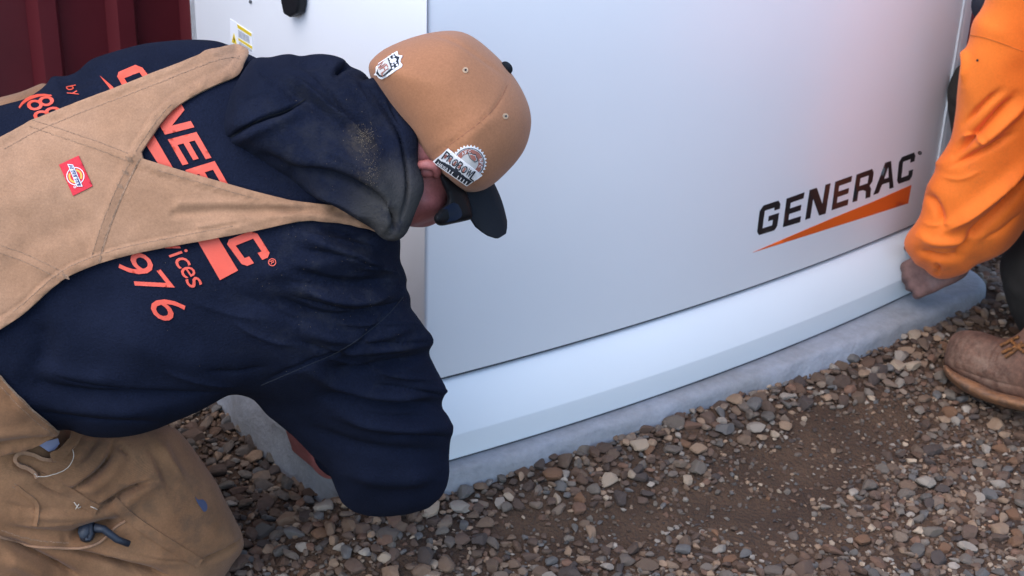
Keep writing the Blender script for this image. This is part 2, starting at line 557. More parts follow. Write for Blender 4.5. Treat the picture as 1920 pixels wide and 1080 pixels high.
def folds(V, Fq, lines, noise=None):
    """cloth relief: each line = (points in photograph pixels, width px, height m, kind); kind 0 ridge/groove, 1 overlapping fold"""
    N = normals(V, Fq)
    v = V - CP
    z = v @ Fv
    px = 960 + FPX * (v @ Rv) / z
    py = 540 - FPX * (v @ Uv) / z
    face = np.clip(-(N * v).sum(1) / np.linalg.norm(v, axis=1) * 3 + 0.3, 0, 1)
    disp = np.zeros(len(V))
    for pts, w, hgt, kind in lines:
        pl = chaikin(pts, 2, False)
        d, sd = seg_dist(px, py, pl, False)
        # taper at both ends
        e0 = np.hypot(px - pl[0][0], py - pl[0][1]); e1 = np.hypot(px - pl[-1][0], py - pl[-1][1])
        L = np.hypot(*(pl[-1] - pl[0])) * 0.3 + 1
        tp = np.clip(np.minimum(e0, e1) / L + 0.15, 0, 1)
        u = d / w
        if kind == 2:
            pr = np.exp(-2.4 * u)
        elif kind == 0:
            pr = np.exp(-u * u * 2)
        else:
            pr = np.where(sd > 0, np.exp(-u * u * 1.2), -0.6 * np.exp(-u * u * 6))
            pr = np.where(u < 0.25, pr * u * 4, pr)
        disp += pr * hgt * tp * face
    if noise:
        for sc, amp in noise:
            disp += vnoise(V + 7.3, sc) * 2 * amp
    return V + N * disp[:, None]
def split(V, Fq):
    """every quad into four"""
    n = len(V)
    e = np.sort(np.vstack([Fq[:, [i, (i + 1) % 4]] for i in range(4)]), 1)
    key = e[:, 0].astype(np.int64) * n + e[:, 1]
    u, inv = np.unique(key, return_inverse=True)
    mid = (V[u // n] + V[u % n]) / 2
    m = len(Fq)
    em = [n + inv[i * m:(i + 1) * m] for i in range(4)]
    ctr = V[Fq].mean(1)
    c = n + len(u) + np.arange(m)
    F2 = np.vstack([np.stack([Fq[:, i], em[i], c, em[i - 1]], 1) for i in range(4)])
    V2 = np.vstack([V, mid, ctr])
    return lap(V2, F2, 0.5), F2
class Surf:
    """a surface things are laid on"""
    def __init__(s, parts):
        vs, fs = [], []
        for V, Fq in parts:
            b = len(vs)
            vs += [tuple(p) for p in V]
            fs += [tuple(int(i) + b for i in q) for q in Fq]
        s.b = BVHTree.FromPolygons(vs, fs)
    def hit(s, x, y):
        d = Vector(ray(x, y))
        loc, nor, _, dist = s.b.ray_cast(Vector(CP), d.normalized())
        if loc is None: return None
        return np.array(loc), np.array(nor)
class PlaneSurf:
    def __init__(s, fn): s.fn = fn
    def hit(s, x, y): return s.fn(x, y)

def polymesh(loops, sp):
    """triangulate an even-odd set of loops with inner points every sp pixels"""
    loops = [np.asarray(l, float) for l in loops]
    pts, edges = [], []
    for l in loops:
        b = len(pts)
        q = []
        for i in range(len(l)):
            a, c = l[i], l[(i + 1) % len(l)]
            k = max(1, int(np.hypot(*(c - a)) / sp))
            for j in range(k): q.append(a + (c - a) * j / k)
        pts += q
        edges += [(b + i, b + (i + 1) % len(q)) for i in range(len(q))]
    A = np.vstack(loops)
    lo, hi = A.min(0), A.max(0)
    gx, gy = np.meshgrid(np.arange(lo[0], hi[0], sp), np.arange(lo[1], hi[1], sp), indexing='ij')
    gx = gx.ravel(); gy = gy.ravel()
    ok = np.zeros(gx.shape, bool)
    dm = np.full(gx.shape, 1e9)
    for l in loops:
        ok ^= inside(gx, gy, l)
        dm = np.minimum(dm, seg_dist(gx, gy, l)[0])
    ok &= dm > sp * 0.45
    allp = [Vector(p) for p in pts] + [Vector(p) for p in zip(gx[ok], gy[ok])]
    r = delaunay_2d_cdt(allp, edges, [], 0, 1e-4)
    V = np.array([tuple(p) for p in r[0]])
    T = np.array([tuple(t) for t in r[2]])
    c = V[T].mean(1)
    k = np.zeros(len(T), bool)
    for l in loops:
        k ^= inside(c[:, 0], c[:, 1], l)
    return V, T[k]
def lay(loops, sp, surf, off, smooth=0):
    """lay an outline (pixels) on a surface -> vertices, triangles (facing out), normals, pixel positions"""
    V, T = polymesh(loops, sp)
    Z = np.full(len(V), np.nan)
    N = np.zeros((len(V), 3))
    for i, (x, y) in enumerate(V):
        h = surf.hit(x, y)
        if h is not None:
            Z[i] = (h[0] - CP) @ Fv
            N[i] = h[1]
    e = np.vstack([T[:, [0, 1]], T[:, [1, 2]], T[:, [2, 0]]])
    def avg(q):
        s = np.bincount(e[:, 0], q[e[:, 1]], len(V)) + np.bincount(e[:, 1], q[e[:, 0]], len(V))
        return s
    deg = np.maximum(avg(np.ones(len(V))), 1)
    bad = np.isnan(Z)
    if bad.any():
        if bad.all(): Z[:] = 2.0
        for _ in range(60):
            kn = ~np.isnan(Z)
            if kn.all(): break
            w = avg(kn.astype(float)); s = avg(np.where(kn, Z, 0))
            f = (~kn) & (w > 0)
            Z[f] = s[f] / w[f]
    for _ in range(smooth):
        Z = 0.5 * Z + 0.5 * avg(Z) / deg
    D = np.array([ray(x, y) for x, y in V])
    W = CP + D * Z[:, None]
    t = np.cross(W[T[:, 1]] - W[T[:, 0]], W[T[:, 2]] - W[T[:, 0]])
    flip = (t * (W[T[:, 0]] - CP)).sum(1) > 0
    T[flip] = T[flip][:, ::-1]
    Nn = normals(W, T)
    for _ in range(3):
        Nn = np.stack([0.5 * Nn[:, k] + 0.5 * avg(Nn[:, k]) / deg for k in range(3)], 1)
    Nn /= np.maximum(np.linalg.norm(Nn, axis=1), 1e-9)[:, None]
    return W + Nn * off, T, Nn, V
def thicken(W, T, Nn, th):
    n = len(W)
    V2 = np.vstack([W, W - Nn * th])
    rim, rv = {}, []
    def rp(i):
        if i not in rim:
            rim[i] = 2 * n + len(rv); rv.append(V2[i])
        return rim[i]
    e = {}
    for t in T:
        for i in range(3):
            a, b = int(t[i]), int(t[(i + 1) % 3])
            if (b, a) in e: del e[(b, a)]
            else: e[(a, b)] = 1
    fs = [tuple(map(int, t)) for t in T] + [tuple(int(i) + n for i in t[::-1]) for t in T] + [(rp(b), rp(a), rp(a + n), rp(b + n)) for a, b in e]
    return np.vstack([V2, np.array(rv)]), fs
class Sheet:
    """several flat inks laid on one surface, one mesh"""
    def __init__(s, surf, sp=6.0):
        s.surf, s.sp, s.v, s.f, s.m, s.mats = surf, sp, [], [], [], []
    def add(s, loops, m, off=0.001, th=0.0006, smooth=0, sp=None):
        W, T, Nn, _ = lay(loops, sp or s.sp, s.surf, off, smooth)
        V, fs = thicken(W, T, Nn, th)
        b = len(s.v)
        s.v += V.tolist()
        s.f += [tuple(i + b for i in q) for q in fs]
        if m not in s.mats: s.mats.append(m)
        s.m += [s.mats.index(m)] * len(fs)
        return s
    def build(s, name, parent=None, smooth=True):
        return link(name, s.v, s.f, s.mats, parent, smooth, s.m)
def ribbon(pts, w, closed=False):
    """outline (pixels) of a band of width w along a line"""
    p = np.asarray(pts, float)
    d = np.gradient(p, axis=0)
    d /= np.maximum(np.linalg.norm(d, axis=1), 1e-9)[:, None]
    n = np.stack([-d[:, 1], d[:, 0]], 1) * (w / 2)
    return np.vstack([p + n, (p - n)[::-1]])
def quad(u, q):
    u = np.asarray(u, float)
    bl, br, tr, tl = [np.asarray(p, float) for p in q]
    a, b = u[:, :1], u[:, 1:]
    return bl * (1 - a) * (1 - b) + br * a * (1 - b) + tr * a * b + tl * (1 - a) * b
def cq(c, w, h):
    """letter box from centre, text-direction vector and height vector"""
    c, w, h = np.asarray(c, float), np.asarray(w, float), np.asarray(h, float)
    return [c - w / 2 - h / 2, c + w / 2 - h / 2, c + w / 2 + h / 2, c - w / 2 + h / 2]
_glyphs = {}
def glyph(ch, fat=0.0):
    """outline loops of one character of the built-in font, scaled to a unit box"""
    if (ch, fat) in _glyphs: return _glyphs[(ch, fat)]
    cu = bpy.data.curves.new('glyph', 'FONT')
    cu.body = ch
    cu.fill_mode = 'NONE'
    cu.resolution_u = 3
    cu.offset = fat
    o = bpy.data.objects.new('glyph', cu)
    COL.objects.link(o)
    dg = bpy.context.evaluated_depsgraph_get()
    me = o.evaluated_get(dg).to_mesh()
    co = np.array([v.co[:2] for v in me.vertices])
    adj = {}
    for e in me.edges:
        a, b = e.vertices
        adj.setdefault(a, []).append(b); adj.setdefault(b, []).append(a)
    seen, loops = set(), []
    for st in adj:
        if st in seen: continue
        lp, cur, prev = [st], st, None
        seen.add(st)
        while True:
            nx = [q for q in adj[cur] if q != prev and (q not in seen)]
            if not nx: break
            prev, cur = cur, nx[0]
            seen.add(cur); lp.append(cur)
        loops.append(co[lp])
    bpy.data.objects.remove(o); bpy.data.curves.remove(cu)
    A = np.vstack(loops)
    lo, hi = A.min(0), A.max(0)
    loops = [(l - lo) / np.maximum(hi - lo, 1e-6) for l in loops if len(l) > 2]
    _glyphs[(ch, fat)] = loops
    return loops
# wide squared capitals of the wordmark
LET = {
    'G': [[(1, .70), (1, .86), (.88, 1), (.16, 1), (0, .84), (0, .14), (.12, 0), (.88, 0), (1, .12), (1, .56), (.5, .56), (.5, .39), (.74, .39), (.74, .2), (.25, .2), (.25, .8), (.74, .8), (.74, .70)]],
    'E': [[(0, 0), (1, 0), (1, .2), (.27, .2), (.27, .41), (.92, .41), (.92, .6), (.27, .6), (.27, .8), (1, .8), (1, 1), (0, 1)]],
    'N': [[(0, 0), (.24, 0), (.24, .66), (.68, 0), (1, 0), (1, 1), (.76, 1), (.76, .36), (.34, 1), (0, 1)]],
    'R': [[(0, 0), (.26, 0), (.26, .34), (.5, .34), (.7, .26), (.74, 0), (1, 0), (.98, .3), (.86, .42), (1, .54), (1, .86), (.88, 1), (0, 1)], [(.26, .53), (.74, .53), (.74, .81), (.26, .81)]],
    'A': [[(0, 0), (.28, 0), (.38, .24), (.72, .24), (.73, 0), (1, 0), (.92, 1), (.55, 1)], [(.47, .42), (.70, .42), (.70, .80), (.66, .80)]],
    'C': [[(1, .66), (1, .86), (.88, 1), (.16, 1), (0, .84), (0, .14), (.12, 0), (.88, 0), (1, .12), (1, .36), (.74, .36), (.74, .2), (.26, .2), (.26, .8), (.74, .8), (.74, .66)]],
}
def zoomed(pts, x0, y0, k):
    return [(x0 + p[0] / k, y0 + p[1] / k) for p in pts]
def disc(c, r, n=20, a0=0, a1=2 * math.pi):
    t = np.linspace(a0, a1, n, endpoint=abs(a1 - a0) < 6.28)
    return np.stack([c[0] + r * np.cos(t), c[1] + r * np.sin(t)], 1)

# ================================================================== SETTING
A0 = atz(850, 858, .08)
_d = atz(1713, 545, .08) - A0
UU = _d / np.linalg.norm(_d)                       # along the cabinet front
NN = np.array([UU[1], -UU[0], 0])                  # out of the front
ZZ = np.array([0, 0, 1.0])
BOW = 0.036
def bow(s):
    return BOW * max(0.0, 1 - ((s - 0.55) / 0.62) ** 2)
def G(s, n, z, b=True):
    """cabinet coordinates: s along the front, n out of it, z up; the front bulges slightly"""
    return A0 * [1, 1, 0] + UU * s + NN * (n + (bow(s) if b else 0)) + ZZ * z
def front_hit(n):
    def fn(x, y):
        d = ray(x, y)
        s = 0.5
        for _ in range(12):
            b = bow(s) + n
            p0 = A0 * [1, 1, 0] + NN * b
            t = ((p0 - CP) @ NN) / (d @ NN)
            w = CP + d * t
            s = (w - A0) @ UU
        sl = (bow(s + .01) - bow(s - .01)) / .02
        nn = NN - UU * sl
        return w, nn / np.linalg.norm(nn)
    return fn
SE = -0.056                                        # left end of the cabinet
END0 = A0 * [1, 1, 0] + UU * SE
def end_hit(x, y):
    d = ray(x, y)
    t = ((END0 - CP) @ UU) / (d @ UU)
    return CP + d * t, -UU
TEND, ZTOP, SR = 0.767, 1.12, 1.20

# ---------------------------------------------------------------- ground
PADS0, PADS1, PADN, PADT = -0.175, 1.335, 0.034, 0.90
def padn(s):
    return PADN + 0.048 * np.clip((s - 0.45) / 0.75, 0, 1)
def pad_sd(p):
    """distance outside the pad's footprint (approximate)"""
    q = p[..., :2] - A0[:2]
    s = q @ UU[:2]; n = q @ NN[:2]
    b = BOW * np.clip(1 - ((s - 0.55) / 0.62) ** 2, 0, None)
    dx = np.maximum(PADS0 - s, s - PADS1)
    dy = np.maximum(n - b - padn(s), -n - PADT)
    return np.where((dx > 0) & (dy > 0), np.hypot(dx, dy), np.maximum(dx, dy)), s, n
def ground_h(p):
    d, s, n = pad_sd(p)
    h = 0.012 * vnoise(np.concatenate([p[..., :2], p[..., :1] * 0], -1), 5.0) + 0.006 * vnoise(np.concatenate([p[..., :2], p[..., :1] * 0 + 3], -1), 17.0)
    h = h + 0.056 * np.exp(-np.clip(d, 0, None) ** 2 / 0.016) * np.clip((n + 0.10) / 0.06, 0, 1)
    return h
def axis_pts(c, r, st):
    a = list(np.arange(c - r, c + r + st / 2, st))
    g = st
    lo, hi = a[0], a[-1]
    L, Hh = [], []
    while g < 120:
        g *= 1.5
        lo -= g; hi += g
        L.append(lo); Hh.append(hi)
    return np.array(L[::-1] + a + Hh)
gx, gy = axis_pts(0.2, 1.8, 0.02), axis_pts(2.5, 1.6, 0.02)
X, Y = np.meshgrid(gx, gy, indexing='ij')
gp = np.stack([X, Y, X * 0], -1).reshape(-1, 3)
near = np.clip(1 - (np.hypot(gp[:, 0] - .2, gp[:, 1] - 2.5) - 2) / 1.0, 0, 1)
gp[:, 2] = ground_h(gp) * near - 0.012
nx, ny = len(gx), len(gy)
I = np.arange(nx * ny).reshape(nx, ny)
gf = np.stack([I[:-1, :-1], I[1:, :-1], I[1:, 1:], I[:-1, 1:]], -1).reshape(-1, 4)
def dirt_mat():
    m = mat('brown soil', (0.046, 0.0225, 0.0105), 0.95, c2=(0.080, 0.042, 0.021), vscale=9, bump=1.0, bscale=130, detail=10)
    m.node_tree.nodes['Bump'].inputs['Distance'].default_value = 0.012
    return m
MT['soil'] = dirt_mat()
ground = tag(link('ground', gp, gf, MT['soil']), kind='structure')

def stone_mat(name, attr):
    m = mat(name, (0.2, 0.2, 0.2), 0.85, bump=0.5, bscale=160)
    n, l = nt(m)
    b = n['Principled BSDF']
    if attr:
        a = n.new('ShaderNodeAttribute'); a.attribute_name = 'tint'
        src = a.outputs['Color']
    else:
        oi = n.new('ShaderNodeObjectInfo')
        cr = n.new('ShaderNodeValToRGB')
        cr.color_ramp.interpolation = 'CONSTANT'
        e = cr.color_ramp.elements
        while len(e) < len(PAL): e.new(0.5)
        for i, c in enumerate(PAL):
            e[i].position = i / len(PAL)
            e[i].color = (*c, 1)
        l.new(oi.outputs['Random'], cr.inputs[0])
        src = cr.outputs[0]
    tc = n.new('ShaderNodeTexCoord')
    no = n.new('ShaderNodeTexNoise'); no.inputs['Scale'].default_value = 130; no.inputs['Detail'].default_value = 5
    l.new(tc.outputs['Object'], no.inputs['Vector'])
    mr = n.new('ShaderNodeMapRange'); mr.inputs[3].default_value = 0.62; mr.inputs[4].default_value = 1.3
    l.new(no.outputs['Fac'], mr.inputs[0])
    mx = n.new('ShaderNodeMix'); mx.data_type = 'RGBA'; mx.blend_type = 'MULTIPLY'; mx.inputs[0].default_value = 1
    l.new(src, mx.inputs[6]); l.new(mr.outputs[0], mx.inputs[7])
    l.new(mx.outputs[2], b.inputs['Base Color'])
    return m
PAL = [(0.092, 0.049, 0.028), (0.108, 0.066, 0.041), (0.119, 0.088, 0.066), (0.073, 0.043, 0.028), (0.144, 0.087, 0.053), (0.091, 0.075, 0.061), (0.239, 0.151, 0.092),
       (0.110, 0.097, 0.087), (0.139, 0.071, 0.042), (0.103, 0.060, 0.039), (0.316, 0.230, 0.156), (0.060, 0.041, 0.032), (0.163, 0.111, 0.076), (0.144, 0.069, 0.033), (0.132, 0.102, 0.077), (0.259, 0.209, 0.163)]
WTS = np.array([8, 8, 8, 6, 9, 4, 9, 4, 5, 7, 4.5, 5, 7, .6, 7, 4.5]); WTS = WTS / WTS.sum()
MT['gravel'] = stone_mat('gravel stone', True)
MT['stone'] = stone_mat('loose stone', False)

def ico(sub):
    bm = bmesh.new()
    bmesh.ops.create_icosphere(bm, subdivisions=sub, radius=1)
    v = np.array([q.co[:] for q in bm.verts]); f = np.array([[q.index for q in t.verts] for t in bm.faces])
    bm.free()
    return v, f
def stone_shape(sub, seed):
    r = np.random.default_rng(seed)
    v, f = ico(sub)
    v = v.copy()
    for _ in range(r.integers(9, 15)):                 # planed-off facets
        n = r.normal(size=3); n /= np.linalg.norm(n)
        d = r.uniform(.42, .80)
        k = v @ n - d
        v = v - np.clip(k, 0, None)[:, None] * n * 0.95
    v *= 1 + 0.16 * vnoise(v + seed, 1.7)[:, None] * 2
    v *= np.array([1.0, r.uniform(.62, .95), r.uniform(.38, .66)])
    return v / np.abs(v).max(), f
SH1 = [stone_shape(2, 100 + i) for i in range(10)]
SH0 = [stone_shape(1, 300 + i) for i in range(8)]
def rotm(r, tilt=0.5):
    a = r.uniform(0, 2 * math.pi)
    Mz = np.array([[math.cos(a), -math.sin(a), 0], [math.sin(a), math.cos(a), 0], [0, 0, 1]])
    t = r.normal() * tilt
    Mx = np.array([[1, 0, 0], [0, math.cos(t), -math.sin(t)], [0, math.sin(t), math.cos(t)]])
    return Mz @ Mx
def dirtness(px, py, s, n):
    """0 on the stony places, 1 on the bare soil"""
    d = 0
    for cx, cy, rx, ry in ((1590, 815, 150, 42), (1480, 880, 150, 42), (1390, 950, 160, 42), (1180, 985, 130, 34), (1010, 1000, 120, 30), (1670, 790, 70, 45), (1560, 980, 60, 30), (1400, 1010, 80, 30)):
        d = np.maximum(d, np.exp(-(((px - cx) / rx) ** 2 + ((py - cy) / ry) ** 2) * 1.1))
    return d
N_TRY = 80000
cx = RNG.uniform(-1.15, 1.75, N_TRY); cy = RNG.uniform(1.55, 3.55, N_TRY)
cp = np.stack([cx, cy, cx * 0], 1)
dpad, ss, nn_ = pad_sd(cp)
ipx, ipy, ipz = pix(cp)
dn = .92 * dirtness(ipx, ipy, ss, nn_) + 0.5 * vnoise(cp, 9.0) + .3 * vnoise(cp, 24.0)
nearpad = np.exp(-np.clip(dpad, 0, None) / 0.10)
big = np.exp(RNG.normal(-5.14, 0.50, N_TRY)) * (1 + 0.3 * nearpad)   # half length
big = np.clip(big, 0.0032, 0.021)
keep = (dpad > -0.004) & (RNG.random(N_TRY) < np.clip(1.1 - 1.3 * np.clip(dn, 0, 1), 0.03, 1))
big = np.where(dn > 0.5, np.minimum(big, 0.009) * 0.8, big)
inview = (ipx > -100) & (ipx < 2050) & (ipy > 380) & (ipy < 1150)
keep &= inview | (RNG.random(N_TRY) < 0.4)
order = np.argsort(big)[::-1]
order = order[keep[order]]
cell = {}
def free(i):
    """looser than touching: stones may lean over one another"""
    r = big[i] * 0.50
    c = (int(cx[i] / .03), int(cy[i] / .03))
    for a in (-1, 0, 1):
        for b in (-1, 0, 1):
            for j in cell.get((c[0] + a, c[1] + b), ()):
                if (cx[i] - cx[j]) ** 2 + (cy[i] - cy[j]) ** 2 < (r + big[j] * 0.50) ** 2: return False
    cell.setdefault(c, []).append(i)
    return True
placed = [i for i in order if free(i)]
gh = ground_h(cp) - 0.012
vis = [i for i in placed if -10 < ipx[i] < 1930 and 540 < ipy[i] < 1090 and not (ipx[i] < 470 and ipy[i] < 1090) and not (ipx[i] < 850 and ipy[i] < 960)]
single = sorted(vis, key=lambda i: -big[i] / ipz[i])[:300]
sset = set(single)
smesh = []
for k, (v, f) in enumerate(SH1):
    me = bpy.data.meshes.new('stone')
    me.from_pydata(v.tolist(), [], f.tolist())
    me.materials.append(MT['stone'])
    smesh.append(me)
for q, i in enumerate(single):
    o = bpy.data.objects.new('stone', smesh[q % len(smesh)])
    COL.objects.link(o)
    R3 = rotm(RNG, 0.35)
    sc = big[i]
    M4 = Matrix([[R3[a][b] * sc for b in range(3)] + [[cx[i], cy[i], gh[i] + sc * RNG.uniform(.1, .42)][a]] for a in range(3)] + [[0, 0, 0, 1]])
    o.parent = ground
    o.matrix_world = M4
gv, gfc, gcol = [], [], []
nb = 0
for i in placed:
    if i in sset: continue
    v, f = SH1[i % len(SH1)] if big[i] > 0.0068 and inview[i] else SH0[i % len(SH0)]
    sc = big[i]
    w = (v * sc) @ rotm(RNG).T + [cx[i], cy[i], gh[i] + sc * RNG.uniform(-.05, .45) + 0.006 * nearpad[i] * RNG.random()]
    gv.append(w); gfc.append(f + nb); nb += len(v)
    c = np.array(PAL[RNG.choice(len(PAL), p=WTS)]) * RNG.uniform(.75, 1.2)
    gcol.append(np.tile([*c, 1], (len(v), 1)))
for _ in range(15000):
    x, y = RNG.uniform(-.75, 1.5), RNG.uniform(1.7, 3.3)
    q = np.array([[x, y, 0.0]])
    px_, py_, _z = pix(q[0])
    if not (-40 < px_ < 1990 and 520 < py_ < 1110): continue
    if pad_sd(q)[0][0] < 0: continue
    v, f = SH0[RNG.integers(len(SH0))]
    sc = RNG.uniform(.0022, .0050)
    gv.append((v * sc) @ rotm(RNG).T + [x, y, ground_h(q)[0] - 0.012 + sc * RNG.uniform(-.1, .6)]); gfc.append(f + nb); nb += len(v)
    c = np.array(PAL[RNG.choice(len(PAL), p=WTS)]) * RNG.uniform(.55, 1.0)
    gcol.append(np.tile([*c, 1], (len(v), 1)))
gravel = link('gravel', np.vstack(gv), np.vstack(gfc), MT['gravel'], None, False)
ca = gravel.data.color_attributes.new('tint', 'FLOAT_COLOR', 'POINT')
ca.data.foreach_set('color', np.vstack(gcol).ravel().astype(np.float32))
tag(gravel, 'mixed brown and grey gravel spread over the soil', None, None, 'stuff')
gravel['category'] = 'gravel'

# ---------------------------------------------------------------- concrete pad
def pad():
    out = []
    def arc(c0, r, a0, a1, k=9):
        for t in np.linspace(a0, a1, k):
            out.append((c0[0] + r * math.cos(t), c0[1] + r * math.sin(t)))
    rl, r = 0.20, 0.10
    for s in np.linspace(PADS0 + rl, PADS1 - r, 70)[:-1]:
        out.append((s, float(padn(s)) + bow(s)))
    b1 = float(padn(PADS1 - r)) + bow(PADS1 - r)
    arc((PADS1 - r, b1 - r), r, math.pi / 2, 0)
    for t in np.linspace(b1 - r, -PADT + r, 30)[1:-1]: out.append((PADS1, t))
    arc((PADS1 - r, -PADT + r), r, 0, -math.pi / 2)
    for s in np.linspace(PADS1 - r, PADS0 + r, 30)[1:-1]: out.append((s, -PADT))
    arc((PADS0 + r, -PADT + r), r, -math.pi / 2, -math.pi)
    b0 = PADN + bow(PADS0 + rl)
    for t in np.linspace(-PADT + r, b0 - rl, 40)[1:-1]: out.append((PADS0, t))
    arc((PADS0 + rl, b0 - rl), rl, math.pi, math.pi / 2)
    out.pop()
    o2 = np.array(out)
    d = np.roll(o2, -1, 0) - np.roll(o2, 1, 0)
    d /= np.linalg.norm(d, axis=1)[:, None]
    nrm = np.stack([-d[:, 1], d[:, 0]], 1)          # outward
    prof = [(-0.05, .080), (-0.016, .080), (-.007, .078), (-.002, .072), (0, .062), (.002, .04), (.004, .015), (.006, -.02), (.006, -.06)]
    V = []
    for (e, z) in prof:
        q = o2 + nrm * e
        w = np.array([A0 * [1, 1, 0] + UU * a + NN * b + ZZ * z for a, b in q])
        if z < .075:
            w[:, :2] += (nrm[:, :1] * UU[:2] + nrm[:, 1:] * NN[:2]) * (0.010 * vnoise(w, 26) + 0.006 * vnoise(w, 70))[:, None]
            w[:, 2] += 0.003 * vnoise(w + 4, 40)
        V.append(w)
    n = len(o2)
    fs = [(k * n + i, k * n + (i + 1) % n, (k + 1) * n + (i + 1) % n, (k + 1) * n + i) for k in range(len(prof) - 1) for i in range(n)]
    V.append(V[0].mean(0)[None])
    fs += [((i + 1) % n, i, n * len(prof)) for i in range(n)]
    return np.vstack(V), [f[::-1] for f in fs]
pv, pf = pad()
tag(link('concrete_pad', pv, pf, MT['concrete']), 'rough grey concrete pad with rounded edge under the white generator', 'concrete pad')

# ---------------------------------------------------------------- barn wall
def wall_pt(s, t, z):
    return A0 * [1, 1, 0] + UU * s - NN * t + ZZ * z
WT = 1.25
def wall_s(x, y):
    d = ray(x, y)
    p0 = A0 * [1, 1, 0] - NN * WT
    w = CP + d * (((p0 - CP) @ NN) / (d @ NN))
    return (w - A0) @ UU
r0, r1 = wall_s(85, 70), wall_s(230, 70)
PIT = r1 - r0
barn = empty('barn_wall', (0, 0, 0), 'dark red ribbed steel barn wall behind the generator', 'wall')
mb = MB()
S0, S1 = r0 - 9 * PIT, r0 + 22 * PIT
mb.add([wall_pt(S0, WT, -.1), wall_pt(S1, WT, -.1), wall_pt(S1, WT, 3.2), wall_pt(S0, WT, 3.2), wall_pt(S0, WT + .05, -.1), wall_pt(S1, WT + .05, -.1), wall_pt(S1, WT + .05, 3.2), wall_pt(S0, WT + .05, 3.2)],
       [(0, 1, 2, 3), (5, 4, 7, 6), (4, 0, 3, 7), (1, 5, 6, 2), (3, 2, 6, 7), (4, 5, 1, 0)])
mb.build('wall_sheet', MT['barn'], barn, False)
rb = None
for k in range(-9, 22):
    sc = r0 + k * PIT
    m2 = MB()
    pr = [(-.034, -.0005), (-.018, .026), (.018, .026), (.034, -.0005)]
    m2.add([wall_pt(sc + a, WT - b - .002, z) for z in (-.098, 3.198) for a, b in pr], [(0, 1, 5, 4), (1, 2, 6, 5), (2, 3, 7, 6), (3, 2, 1, 0), (4, 5, 6, 7), (0, 4, 7, 3)])
    m2.build('wall_rib', MT['barn'], barn, False)
    for e in (-1, 1):
        if abs(k) < 3:
            m3 = MB()
            c = sc + PIT * 0.5 * e * 0.34
            m3.add([wall_pt(c + a, WT - b - .002, z) for z in (-.098, 3.198) for a, b in ((-.012, -.0005), (-.006, .004), (.006, .004), (.012, -.0005))], [(0, 1, 5, 4), (1, 2, 6, 5), (2, 3, 7, 6), (3, 2, 1, 0), (4, 5, 6, 7), (0, 4, 7, 3)])

# ---------------------------------------------------------------- generator cabinet
gen = empty('generator', (0, 0, 0), 'large white steel standby generator cabinet with black and orange logo', 'generator')
def strip(nz, s0, s1, k, closed=True):
    """sweep a section given as (n, z) along the bowed front"""
    ss_ = np.linspace(s0, s1, k)
    m = len(nz)
    V = [G(s, n, z) for s in ss_ for n, z in nz]
    fs = []
    for i in range(k - 1):
        for j in range(m):
            j2 = (j + 1) % m
            fs.append((i * m + j, i * m + j2, (i + 1) * m + j2, (i + 1) * m + j))
    fs.append(tuple(range(m))[::-1]); fs.append(tuple((k - 1) * m + j for j in range(m)))
    return V, fs
DN = -0.012
_, _ = 0, 0
zl = [front_hit(DN)(x, y)[0][2] for x, y in ((837, 717), (1280, 590), (1698, 428))]
ZD = float(np.mean(zl))
sr = float(np.mean([(front_hit(DN)(x, y)[0] - A0) @ UU for x, y in ((1810, 0), (1787, 135), (1758, 290))]))
sc0 = float(np.mean([(front_hit(DN)(x, y)[0] - A0) @ UU for x, y in ((801, 0), (798, 300), (796, 600))]))
print('ZD', zl, 'sr', sr, 'sc', sc0)
# body behind the doors
def box_s(s0, s1, t0, t1, z0, z1):
    v = [G(s, -t, z, False) for z in (z0, z1) for s, t in ((s0, t0), (s1, t0), (s1, t1), (s0, t1))]
    return v, [(3, 2, 1, 0), (4, 5, 6, 7), (0, 1, 5, 4), (1, 2, 6, 5), (2, 3, 7, 6), (3, 0, 4, 7)]
m = MB(); m.add(*box_s(SE + .03, SR - .03, .075, TEND - .03, .082, ZTOP - .03)); m.build('inner_body', MT['gap'], gen, False)
# front door with turned edges
V, fs = strip([(DN, ZD + .006), (DN, ZTOP - .02), (DN - .03, ZTOP - .02), (DN - .03, ZD + .006)], sc0 + .0038, sr - .0035, 60)
d = link('front_door', V, fs, MT['paint'], gen); bevel(d, .003)
V, fs = strip([(DN - .006, ZTOP - .016), (DN + .01, ZTOP - .016), (DN + .004, ZTOP + .04), (DN - .10, ZTOP + .075), (DN - .12, ZTOP - .016)], SE - .006, SR + .01, 40)
d = link('roof_edge', V, fs, MT['trim'], gen); bevel(d, .006)
m = MB(); m.add(*box_s(SE - .004, SR + .008, .10, TEND + .01, ZTOP - .016, ZTOP + .07)); d = m.build('roof', MT['trim'], gen, False); bevel(d, .01)
